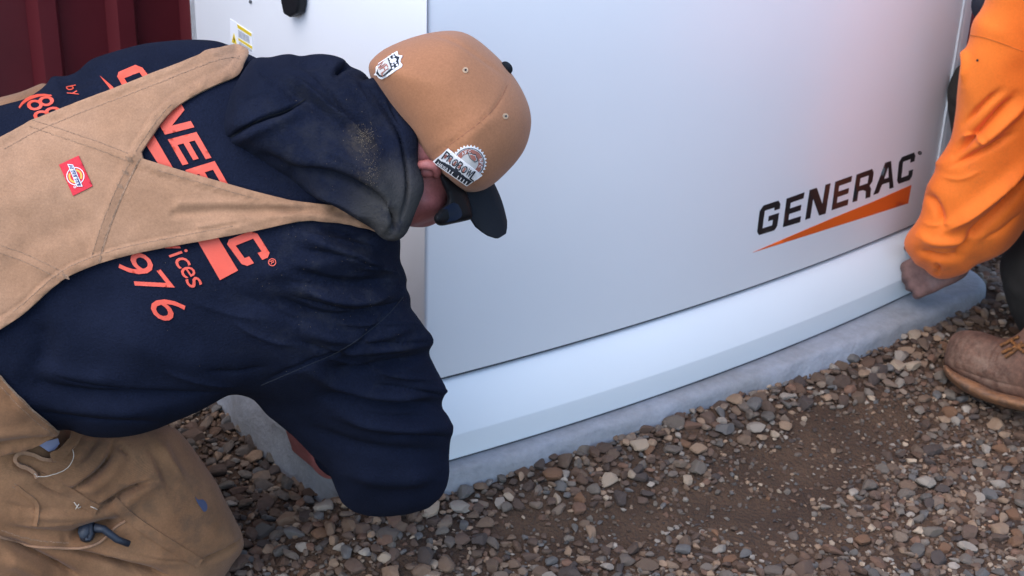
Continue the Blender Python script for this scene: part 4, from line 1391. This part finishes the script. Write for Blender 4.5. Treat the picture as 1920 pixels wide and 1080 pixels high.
sp_.add([ribbon(chaikin([(262, 298), (243, 335), (221, 385), (203, 432), (186, 492)], 2, False), 3.0)], MT['stitch'], .0006)
sp_.build('seam_edge', overalls)
st = Sheet(hip_s, 9)
dashes(st, off_line(HIP[1:8], 18)); dashes(st, off_line(HIP[1:8], 8))
tag(st.build('stitching', overalls), kind='stuff')
st = Sheet(pants_s, 8)
for base in ([(70, 890), (100, 905), (140, 930), (165, 945)], [(215, 935), (240, 965), (275, 990), (320, 1020), (372, 1055)], [(25, 910), (45, 925), (68, 940), (70, 960), (67, 985)]):
    for dd in (-4, 3): dashes(st, off_line(base, dd), 1.6)
dashes(st, off_line([(0, 1002), (60, 1022), (130, 1026)], -8), 1.6)
tag(st.build('stitching', overalls), kind='stuff')
# raised flat-felled seams on the leg
for base, w in (([(72, 893), (104, 910), (142, 934), (168, 949), (182, 956)], 20), ([(212, 940), (240, 968), (278, 995), (322, 1024), (374, 1056)], 20), ([(30, 912), (48, 927), (69, 941), (70, 962), (66, 985)], 8)):
    W, T, Nn, _ = lay([ribbon(chaikin(base, 2, False), w)], 6, pants_s, .0022, 2)
    V, fs = thicken(W, T, Nn, .003)
    link('leg_seam', V, fs, MT['pants'], overalls)
# pocket flap edge (hem roll) and open pocket
edge = chaikin([(-20, 1000), (20, 1012), (68, 1026), (120, 1027), (152, 1028), (178, 1022), (196, 1010), (212, 992), (236, 975)], 2, False)
m = MB()
pts = []
for x, y in edge:
    h = pants_s.hit(x, y); pts.append(h[0] + h[1] * .001)
m.tube(pts, .0019, 8); m.build('pocket_hem', MT['tan'], overalls)
# side band, loose thread
def on(surf, x, y, o):
    h = surf.hit(x, y)
    return h[0] + h[1] * o
both_s = Surf([(hv, hf), (pv_, pf_)])
def strap(pts, w, off, th, name, m_, surf=pants_s):
    W, T, Nn, _ = lay([ribbon(chaikin(pts, 2, False), w)], 5, surf, off, 3)
    W = W + Nn * (.002 * vnoise(W, 60))[:, None]
    V, fs = thicken(W, T, Nn, th)
    return link(name, V, fs, m_, overalls)
strap([(144, 812), (135, 832), (122, 846), (106, 856), (92, 861)], 20, .014, .005, 'side_band', MT['pants'], both_s)
strap([(100, 862), (82, 862), (62, 852), (46, 848), (32, 852), (27, 860), (34, 870), (50, 874), (64, 884), (72, 896)], 7, .007, .005, 'side_band', MT['tan'])
m = MB()
pts = [on(pants_s, x, y, .010) for x, y in chaikin([(128, 842), (134, 856), (131, 868), (121, 880), (104, 887), (82, 887), (62, 883)], 2, False)]
m.tube(pts, .0006, 6)
m.build('loose_thread', MT['thread'], overalls)
for a in (((138, 940), (145, 950), (150, 947)), ((168, 948), (174, 952), (180, 957)), ((140, 952), (146, 942))):
    m = MB(); m.tube([on(pants_s, x, y, .004) for x, y in a], .0007, 5); m.build('loose_thread', MT['thread'], overalls)
sh = Sheet(pants_s, 8)
sh.add([[(62, 833), (80, 832), (105, 826), (108, 836), (98, 848), (88, 850)]], MT['cloth_white'], .006)
sh.build('shirt_tail', hoodie)
sh = Sheet(pants_s, 5)
MT['bluepaint'] = mat('blue paint spot', (0.06, 0.075, 0.14), 0.7)
sh.add([chaikin([(364, 930), (370, 938), (380, 936), (387, 944), (388, 956), (382, 961), (376, 952), (370, 944)], 1)], MT['bluepaint'], .0012)
sh.build('paint_spot', overalls)
# red woven label on the back panel
sh = Sheet(back_s, 6)
zd = lambda *p: zoomed(p, 60, 260, 7.7125)
sh.add([zd((398, 380), (680, 248), (882, 688), (600, 828))], MT['red'], .0016, .0012)
c = np.array(zd((637, 545))[0])
def arcband(c, r0_, r1_, a0, a1, n=12):
    return np.vstack([disc(c, r1_, n, a0, a1), disc(c, r0_, n, a0, a1)[::-1]])
sh.add([disc(c, 16.8, 26), disc(c, 15.4, 24)], MT['white'], .0022, .0005)
sh.add([arcband(c, 9.5, 13, 1.5, 3.6)], MT['gold'], .0022, .0005)
sh.add([arcband(c, 9.5, 13, -1.45, .45)], MT['gold'], .0022, .0005)
sh.add([zd((525, 372), (605, 380), (745, 695), (660, 697))], MT['white'], .0027, .0005)
sh.add([zd((542, 383), (598, 390), (727, 683), (668, 684))], MT['labnavy'], .0032, .0005)
b0, b1, t0, t1 = [np.array(zd(p)[0]) for p in ((552, 398), (668, 672), (600, 398), (712, 668))]
word = 'Dickies'
for i, ch in enumerate(word):
    a, b = i / 7 + .015, (i + 1) / 7 - .02
    hh = 1.0 if ch in 'Dki' else .78
    q = [b0 + (b1 - b0) * a, b0 + (b1 - b0) * b]
    tq = [t0 + (t1 - t0) * a, t0 + (t1 - t0) * b]
    q = [q[0], q[1], q[1] + (tq[1] - q[1]) * hh, q[0] + (tq[0] - q[0]) * hh]
    sh.add([quad(l, q) for l in glyph(ch, .015)], MT['white'], .0036, .0004, sp=4)
c2 = zd((630, 700))[0]
sh.add([disc(c2, 2.4, 12), disc(c2, 1.5, 10)], MT['white'], .0022, .0004)
sh.build('label_patch', overalls)

# tool in the thigh pocket (a thing of its own)
m = MB()
tp = [P(148, 1003, 2.10), P(156, 990, 2.095), P(172, 985, 2.09), P(185, 990, 2.088)]
def onp(x, y, o): return on(pants_s, x, y, o)
hub = chaikin([(147, 1016), (150, 992), (160, 983), (176, 984), (182, 996), (176, 1010), (164, 1020)], 1)
c0 = onp(165, 1000, .004)
nrm = np.array(pants_s.hit(165, 1000)[1])
hb = [onp(x, y, .004) for x, y in hub]
n_ = len(hb)
m.add([p for p in hb] + [p + nrm * .012 for p in hb] + [c0 + nrm * .016], [tuple(range(n_))[::-1]] + [(i, (i + 1) % n_, n_ + (i + 1) % n_, n_ + i) for i in range(n_)] + [(n_ + i, n_ + (i + 1) % n_, 2 * n_) for i in range(n_)])
pts = [onp(x, y, .014) for x, y in ((178, 1000), (195, 1001), (215, 1005), (236, 1012))]
m.tube(pts, [.007, .0055, .005, .0048], 10)
m.tube([onp(160 + 13 * math.cos(t), 1002 + 15 * math.sin(t), .017) for t in np.linspace(-1.6, 1.8, 12)], .003, 8)
tool = m.build('pocket_tool', MT['tool'])
tag(tool, 'dark blue grey tool handle sticking out of the thigh pocket', 'tool')

# cap
ZK = UP
CAP = [(688, 122), (700, 108), (716, 94), (740, 82), (765, 72), (795, 63), (825, 58), (850, 57), (868, 60), (882, 66), (900, 78), (920, 95), (938, 112), (951, 127), (965, 145), (978, 165), (988, 185), (995, 205), (998, 228), (994, 254), (985, 280), (968, 304), (950, 323), (935, 338),
       (920, 350), (905, 358), (885, 362), (868, 359), (850, 352), (833, 341), (815, 323), (800, 304), (785, 285), (768, 260), (750, 232), (730, 205), (710, 175), (695, 148)]
vc = Vol((-.26, 1.45, .55), (.06, 2.1, 1.0), .0042)
vc.pillow(CAP, zlin(1.975, 850, 230, .00012, 0), .112, 125, .004, 2.15, smooth=1)
cv, cf = vc.mesh(3)
C_F = [([(955, 150), (935, 195), (905, 225), (870, 250), (835, 275), (800, 300)], 4, -.0022, 0), ([(955, 150), (900, 110), (850, 75), (800, 65)], 5, -.0015, 0), ([(700, 160), (730, 215), (775, 275), (820, 328), (860, 350)], 7, -.003, 0),
       ([(930, 210), (890, 245), (850, 275)], 20, .002, 0), ([(860, 200), (840, 240), (790, 250)], 30, -.0015, 0)]
cv = folds(cv, cf, C_F, [(12, .0012)])
cap = link('cap', cv, cf, MT['cap'], person)
cap_s = Surf([(cv, cf)])
def brim_shape():
    """arched peak: a runs across it (1 = the side near the camera), t from the crown to its front edge"""
    ws = [0, .12, .3, .6, .85, 1]
    tx, ty = [951, 951, 949, 935, 913, 893], [414, 427, 438, 447, 440, 424]
    rx, ry = [923, 921, 913, 888, 858, 838], [336, 339, 340, 342, 342, 337]
    A_, T_ = np.linspace(-1, 1, 41), np.linspace(0, 1, 16)
    V = []
    for a in A_:
        w = a * a
        p0 = np.array([np.interp(w, ws, rx), np.interp(w, ws, ry)]); p1 = np.array([np.interp(w, ws, tx), np.interp(w, ws, ty)])
        for t in T_:
            q = p0 + (p1 - p0) * t + np.array([3.0, -1.5]) * math.sin(math.pi * t) * (1 - w)
            V.append(P(q[0], q[1], 2.035 - a * .074 * (1 - .10 * t * t) + .012 * t))
    V = np.array(V)
    I_ = np.arange(len(V)).reshape(len(A_), len(T_))
    Fq = np.stack([I_[:-1, :-1], I_[1:, :-1], I_[1:, 1:], I_[:-1, 1:]], -1).reshape(-1, 4)
    N = normals(V, Fq)
    if (N[len(N) // 2 + 8 * len(T_)] @ (V[len(N) // 2 + 8 * len(T_)] - CP)) > 0: Fq = Fq[:, ::-1]; N = -N
    tri = np.vstack([Fq[:, [0, 1, 2]], Fq[:, [0, 2, 3]]])
    return thicken(V, tri, N, .0035)
mv, mf = brim_shape()
link('brim', mv, mf, MT['capdark'], cap)
m = MB()
h = cap_s.hit(944, 132)
bc = P(950, 127, 1.965)
v, f = ico(3)
ax = [hu, hfw, np.cross(hu, hfw)]
v2 = np.array([bc + ax[0] * q[0] * .006 + ax[1] * q[1] * .0085 + ax[2] * q[2] * .0085 for q in v])
m.add(v2, f); m.build('button', MT['capdark'], cap)
for c in ((872, 132), (947, 218)):
    sh = Sheet(cap_s, 6)
    sh.add([disc(c, 5.5, 16)], MT['tan_edge'], .0010, .0008, smooth=1)
    sh.add([disc(c, 2.0, 12)], MT['ink'], .0016, .0005)
    sh.build('eyelet', cap)
sh = Sheet(cap_s, 5)
sh.add([ribbon(chaikin([(951, 160), (935, 195), (905, 226), (870, 252), (835, 278)], 2, False), 1.5)], MT['capseam'], .0004, .0003)
sh.build('panel_seam', cap)
# shield patch on the back of the cap
sh = Sheet(cap_s, 4)
zs = lambda *p: zoomed(p, 690, 85, 15.425)
sh.add([zs((190, 850), (250, 790), (250, 650), (330, 530), (800, 220), (860, 188), (882, 300), (1008, 325), (952, 410), (940, 510), (1003, 580), (970, 645), (540, 920), (430, 972), (340, 945), (285, 870))], MT['white'], .0014, .0010, smooth=1)
sh.add([zs((275, 800), (325, 690), (335, 590), (780, 275), (815, 340), (920, 375), (890, 480), (910, 605), (540, 855), (430, 915), (360, 890))], MT['navyemb'], .0022, .0006, smooth=1)
sh.add([zs((340, 770), (345, 610), (590, 430), (700, 690), (470, 875), (390, 845))], MT['grey'], .0028, .0005, smooth=1)
for ch, c in (('N', (430, 600)), ('F', (510, 690)), ('L', (560, 790))):
    sh.add([quad(l, cq(zs(c)[0], (3.0, 5.4), (13, -8.5))) for l in glyph(ch, .03)], MT['pink'], .0034, .0005, sp=4)
c = np.array(zs((755, 500))[0])
sh.add([np.array([c + np.array([.9, -.42]) * 6.6 * math.cos(t) + np.array([.42, .9]) * 3.6 * math.sin(t) for t in np.linspace(0, 6.28, 18)[:-1]])], MT['white'], .0032, .0005)
for p in ((640, 395), (740, 320), (672, 450), (770, 385), (820, 560), (865, 620), (740, 610), (765, 690)):
    c = zs(p)[0]
    sh.add([np.array([(c[0] + r * math.cos(a), c[1] + r * math.sin(a)) for k in range(10) for r, a in [((2.6 if k % 2 == 0 else 1.3), k * math.pi / 5)]])], MT['white'], .0032, .0005)
sh.build('shield_patch', cap)
# side patch with sunburst
sh = Sheet(cap_s, 4)
zb = lambda *p: zoomed(p, 800, 260, 10.8)
c = np.array(zb((862, 470))[0])
teeth = np.array([(c[0] + r * math.cos(a), c[1] + r * math.sin(a)) for k in range(60) for r, a in [((32.5 if k % 2 == 0 else 28.2), k * 2 * math.pi / 60)]])
sh.add([teeth], MT['white'], .0012, .0010, smooth=1)
sh.add([disc(c, 27, 40), disc(c, 25.8, 40)], MT['navyemb'], .0018, .0004)
sh.add([disc(c, 24.5, 40), disc(c, 16.2, 32)], MT['pink'], .0018, .0005)
sh.add([disc(c, 15.8, 32)], MT['grey'], .0018, .0005)
for txt, a0 in (('AFC', -2.15), ('NFC', -.25)):
    for i, ch in enumerate(txt):
        a = a0 + i * .30
        u = np.array([math.cos(a), math.sin(a)]); t = np.array([-u[1], u[0]])
        sh.add([quad(l, cq(c + u * 20.3, t * 4.2, u * 5.6)) for l in glyph(ch, .02)], MT['white'], .0024, .0004)
s0 = np.array(zb((930, 360))[0])
def shield(c, k):
    return np.array([(c[0] + k * x * .9 + k * y * .35, c[1] + k * y + k * x * .25) for x, y in ((-1, -1), (-.4, -.8), (0, -1.1), (.4, -.8), (1, -1), (1, .5), (0, 1.2), (-1, .5))])
sh.add([shield(s0, 8)], MT['navyemb'], .0026, .0006); sh.add([shield(s0, 6.3)], MT['grey'], .0032, .0004); sh.add([shield(s0, 5.2)], MT['pink'], .0036, .0004)
sh.add([zb((450, 186), (1112, 710), (820, 918), (158, 450))], MT['white'], .0034, .0016, smooth=1)
sh.add([zb((280, 375), (920, 815), (822, 890), (205, 450))], MT['navyemb'], .0040, .0005)
p0, p1 = np.array(zb((345, 345))[0]), np.array(zb((960, 800))[0])
up = np.array(zb((560, 330))[0]) - np.array(zb((470, 460))[0])
for i, ch in enumerate('PROBOWL'):
    a = (i + .5) / 7
    cc = p0 + (p1 - p0) * a + up * .40
    sh.add([quad(l, cq(cc, (p1 - p0) / 7 * .93, up * (1.15 if ch in 'PBL' else .95))) for l in glyph(ch, .035)], MT['navyemb'], .0040, .0006, sp=4)
    if ch in 'RPBO':
        sh.add([quad(l, cq(cc, (p1 - p0) / 7 * .34, up * .55)) for l in glyph('I')], MT['pink'], .0046, .0004, sp=4)
q0, q1 = np.array(zb((268, 452))[0]), np.array(zb((835, 850))[0])
for i, ch in enumerate('HAWAII IIII'):
    if ch == ' ': continue
    cc = q0 + (q1 - q0) * (i + .5) / 11
    w_ = .8 if ch != 'I' else .3
    sh.add([quad(l, cq(cc, (q1 - q0) / 11 * w_, up * .42)) for l in glyph(ch, .01)], MT['white'], .0046, .0004, sp=4)
sh.build('side_patch', cap)
# sunglasses
vl = Vol((-.2, 1.5, .48), (.02, 2.2, .8), .003)
vl.pillow([(822, 322), (842, 332), (872, 352), (884, 385), (889, 410), (870, 415), (842, 421), (822, 425), (811, 411), (819, 397), (840, 381), (838, 364), (828, 344)], zlin(1.962, 850, 395, .0008, 0), .030, 10, .003, 2.6)
lv, lf = vl.mesh(1)
MT['eyewear'] = mat('matte black eyewear', (0.004, 0.0045, 0.006), 0.6, spec=0.12)
glasses = link('sunglasses', lv, lf, MT['eyewear'], person)
sh = Sheet(Surf([(lv, lf)]), 6)
sh.add([chaikin([(816, 411), (824, 398), (838, 385), (856, 378), (868, 400), (862, 411), (838, 417), (823, 420)], 1)], MT['lens'], .0016, .001, smooth=30)
sh.build('lens', glasses)
# short hair showing at the nape
vn = Vol((-.26, 1.5, .6), (-.02, 2.1, .95), .004)
vn.pc((745, 240, 1.985, 22), (790, 298, 1.955, 22), .01)
nv, nf = vn.mesh(1)
link('hair', nv, nf, MT['hair'], person)

# ================================================================== SECOND WORKER
ZK = 1.0
SLV = [(1850, -60), (1848, 0), (1838, 22), (1825, 35), (1819, 53), (1818, 72), (1809, 92), (1802, 111), (1797, 130), (1794, 150), (1791, 180), (1791, 217), (1784, 256), (1770, 280), (1754, 298), (1747, 306), (1751, 316), (1742, 330), (1730, 355), (1727, 380), (1724, 400), (1712, 420), (1702, 432), (1695, 453), (1698, 470), (1711, 486),
       (1716, 497), (1732, 502), (1742, 514), (1756, 524), (1780, 524), (1802, 517), (1817, 511), (1828, 498), (1860, 487), (1885, 474), (1902, 457), (1916, 438), (1940, 400), (2000, 300), (2100, 100), (2120, -200), (1900, -260)]
vs = Vol((.62, 2.0, .1), (1.8, 3.0, 1.35), .006)
vs.pillow(SLV, zlin(2.70, 1850, 100, .0000, .00052), .085, 95, .02, 2.0)
vs.pc((2120, -170, 2.56, 170), (2190, -40, 2.50, 225), .05); vs.pc((2190, -40, 2.50, 225), (2215, 300, 2.47, 235), .05)  # unseen torso, made broad and set close to shade the door's right side
vs.pc((2260, -60, 2.7, 130), (2080, 160, 2.95, 80), .03)
sv, sf = split(*vs.mesh(2))
S_F = [
    ([(1905, 182), (1860, 226), (1815, 266), (1788, 292)], 8, -.008, 2), ([(1870, 172), (1838, 202), (1806, 234)], 7, -.005, 2), ([(1940, 292), (1880, 352), (1822, 402), (1760, 442)], 9, .007, 2), ([(1930, 332), (1880, 392), (1832, 432), (1790, 480)], 9, -.008, 2),
    ([(1915, 400), (1880, 430), (1840, 450)], 9, -.006, 2), ([(1900, 250), (1832, 290), (1780, 312)], 7, -.006, 2), ([(1728, 362), (1758, 392), (1770, 430)], 7, -.006, 2), ([(1800, 258), (1822, 250), (1850, 272)], 5, .004, 2), ([(1722, 472), (1760, 486), (1802, 480)], 6, -.006, 2),
    ([(1725, 415), (1750, 425), (1790, 415)], 7, .005, 2), ([(1760, 330), (1800, 340), (1840, 320)], 8, .004, 2),([(1905, 180), (1860, 225), (1815, 265), (1790, 290)], 11, -0.0140, 0), ([(1930, 190), (1880, 235), (1830, 280)], 11, 0.0112, 0), ([(1880, 170), (1840, 200), (1808, 232)], 8, -0.0084, 0), ([(1800, 80), (1812, 110), (1806, 160)], 9, 0.0084, 0),
       ([(1940, 290), (1880, 350), (1820, 400), (1760, 440)], 16, 0.0140, 0), ([(1930, 330), (1880, 390), (1830, 430), (1790, 480)], 12, -0.0140, 0), ([(1900, 250), (1830, 290), (1780, 310)], 9, -0.0084, 0), ([(1730, 360), (1760, 390), (1770, 430)], 11, -0.0098, 0),
       ([(1720, 440), (1745, 455), (1790, 455), (1840, 440)], 11, 0.0112, 0), ([(1725, 470), (1760, 485), (1800, 480)], 8, -0.0098, 0), ([(1757, 500), (1762, 507), (1757, 512)], 6, -0.0084, 0), ([(1800, 262), (1820, 250), (1850, 270)], 6, 0.0056, 0)]
sv = folds(sv, sf, S_F, [(10, .005), (24, .0025)])
vq = Vol((.6, 2.0, .0), (1.8, 3.1, 1.5), .0058)
hand(vq, P(1792, 490, 2.945), P(1736, 512, 2.955), None, Uv * .8 + Fv * .1, curl=1.35, rf=.0105)
vq.pc((1775, 500, 2.955, 26), (1850, 380, 2.9, 36), .02); vq.pc((1850, 380, 2.9, 36), (2060, -120, 2.52, 60), .02)
vq.pc((2060, -120, 2.5, 90), (2400, 320, 2.5, 150), .03)
vq.pc((2090, -170, 2.62, 60), (2010, -260, 2.66, 60), .02)
vq.ell(P(1985, -330, 2.68), (Uv, Rv, Fv), (.12, .085, .09), .02)
vq.pc((1905, -300, 2.68, 14), (1895, -290, 2.68, 12), .01)
vq.pc((2380, 330, 2.55, 120), (2010, 330, 2.95, 70), .03); vq.pc((2010, 330, 2.95, 60), (2040, 640, 2.9, 50), .03)
qv, qf = vq.mesh(1)
person2 = link('person', qv, qf, MT['skin2'])
tag(person2, 'person in bright orange jacket and brown boots gripping the right end of the base', 'person')
jacket = link('jacket', sv, sf, MT['orange'], person2)
jk = Surf([(sv, sf)])
sh = Sheet(jk, 8)
sh.add([ribbon(chaikin([(1820, 66), (1845, 70), (1880, 82), (1918, 96)], 2, False), 2.2)], MT['orange_seam'], .0008, .0006)
sh.add([disc((1833, 113), 2.4, 8)], MT['ink'], .001, .0004)
sh.build('sleeve_seam', jacket)
# trousers: near shin, far knee
vt = Vol((.7, 2.0, .0), (1.85, 3.25, 1.0), .0065)
vt.pillow([(1872, 486), (1895, 462), (1930, 420), (2120, 330), (2140, 640), (1940, 650), (1912, 622), (1893, 580), (1882, 535)], zlin(3.0, 1900, 540, -.0004, 0), .08, 60, .02, 2.0)
vt.pillow([(1800, 120), (1786, 140), (1775, 166), (1773, 192), (1776, 224), (1783, 262), (1800, 320), (1850, 360), (2100, 330), (2120, 120), (1900, 90)], zlin(2.90, 1800, 200, -.0003, 0), .045, 50, .02, 2.0)
vt.pc((2120, 340, 2.8, 120), (2330, 420, 2.52, 190), .03)
tv, tf = vt.mesh(2)
tv = folds(tv, tf, [([(1880, 500), (1900, 540), (1920, 560)], 12, .008, 0), ([(1776, 190), (1786, 200), (1800, 204)], 6, -.006, 0)], [(12, .005)])
trousers = link('trousers', tv, tf, MT['darkpants'], person2)
sh = Sheet(jk, 8)
m = MB()
v, f = ico(3)
m.add(v * np.array([.02, .02, .03]) + P(1842, 6, 2.79), f); m.build('collar', MT['darknavy'], person2)
# boots
BOOT = [(1771, 690), (1769, 672), (1774, 650), (1783, 630), (1796, 623), (1811, 619), (1832, 620), (1853, 624), (1880, 634), (1905, 630), (1925, 612), (1945, 560), (2090, 540), (2110, 700), (2100, 765), (2000, 775), (1920, 752), (1864, 738), (1829, 719), (1792, 704)]
SOLE = [(1770, 680), (1768, 694), (1773, 704), (1789, 723), (1818, 741), (1864, 759), (1920, 772), (2000, 788), (2105, 790), (2112, 765), (2000, 768), (1920, 746), (1864, 733), (1829, 714), (1790, 698)]
vo = Vol((.7, 2.1, -.04), (1.5, 3.0, .5), .0048)
vo.pillow(BOOT, zlin(2.87, 1800, 690, -.00065, -.0002), .055, 70, .01, 2.2)
ov2, of2 = split(*vo.mesh(2))
ov2 = folds(ov2, of2, [([(1862, 690), (1864, 665), (1878, 650), (1905, 642)], 6, -.005, 0), ([(1828, 700), (1845, 690), (1862, 700)], 8, .003, 0), ([(1868, 640), (1850, 655), (1848, 670)], 10, -.004, 0), ([(1850, 690), (1853, 665), (1866, 645), (1885, 636)], 4, -.004, 2), ([(1790, 690), (1820, 700), (1860, 715), (1920, 728)], 4, -.003, 2), ([(1815, 640), (1830, 655), (1838, 680)], 8, -.003, 2)], [(18, .003), (40, .0015)])
boot = link('boot', ov2, of2, MT['boot'], person2)
vo = Vol((.7, 2.1, -.04), (1.5, 3.0, .3), .004)
vo.pillow(SOLE, zlin(2.865, 1800, 700, -.00065, -.0002), .062, 14, .004, 2.4)
sv2, sf2 = vo.mesh(1)
link('sole', sv2, sf2, MT['sole'], boot)
bs = Surf([(ov2, of2)])
m = MB()
for a in (((1880, 664), (1895, 656), (1922, 650)), ((1876, 650), (1894, 642), (1912, 634)), ((1886, 672), (1904, 660), (1918, 644)), ((1898, 640), (1908, 652), (1922, 662))):
    pts = [on(bs, x, y, .004) for x, y in chaikin(a, 2, False)]
    m.tube(pts, .0032, 8)
m.build('lace', MT['lace'], boot)
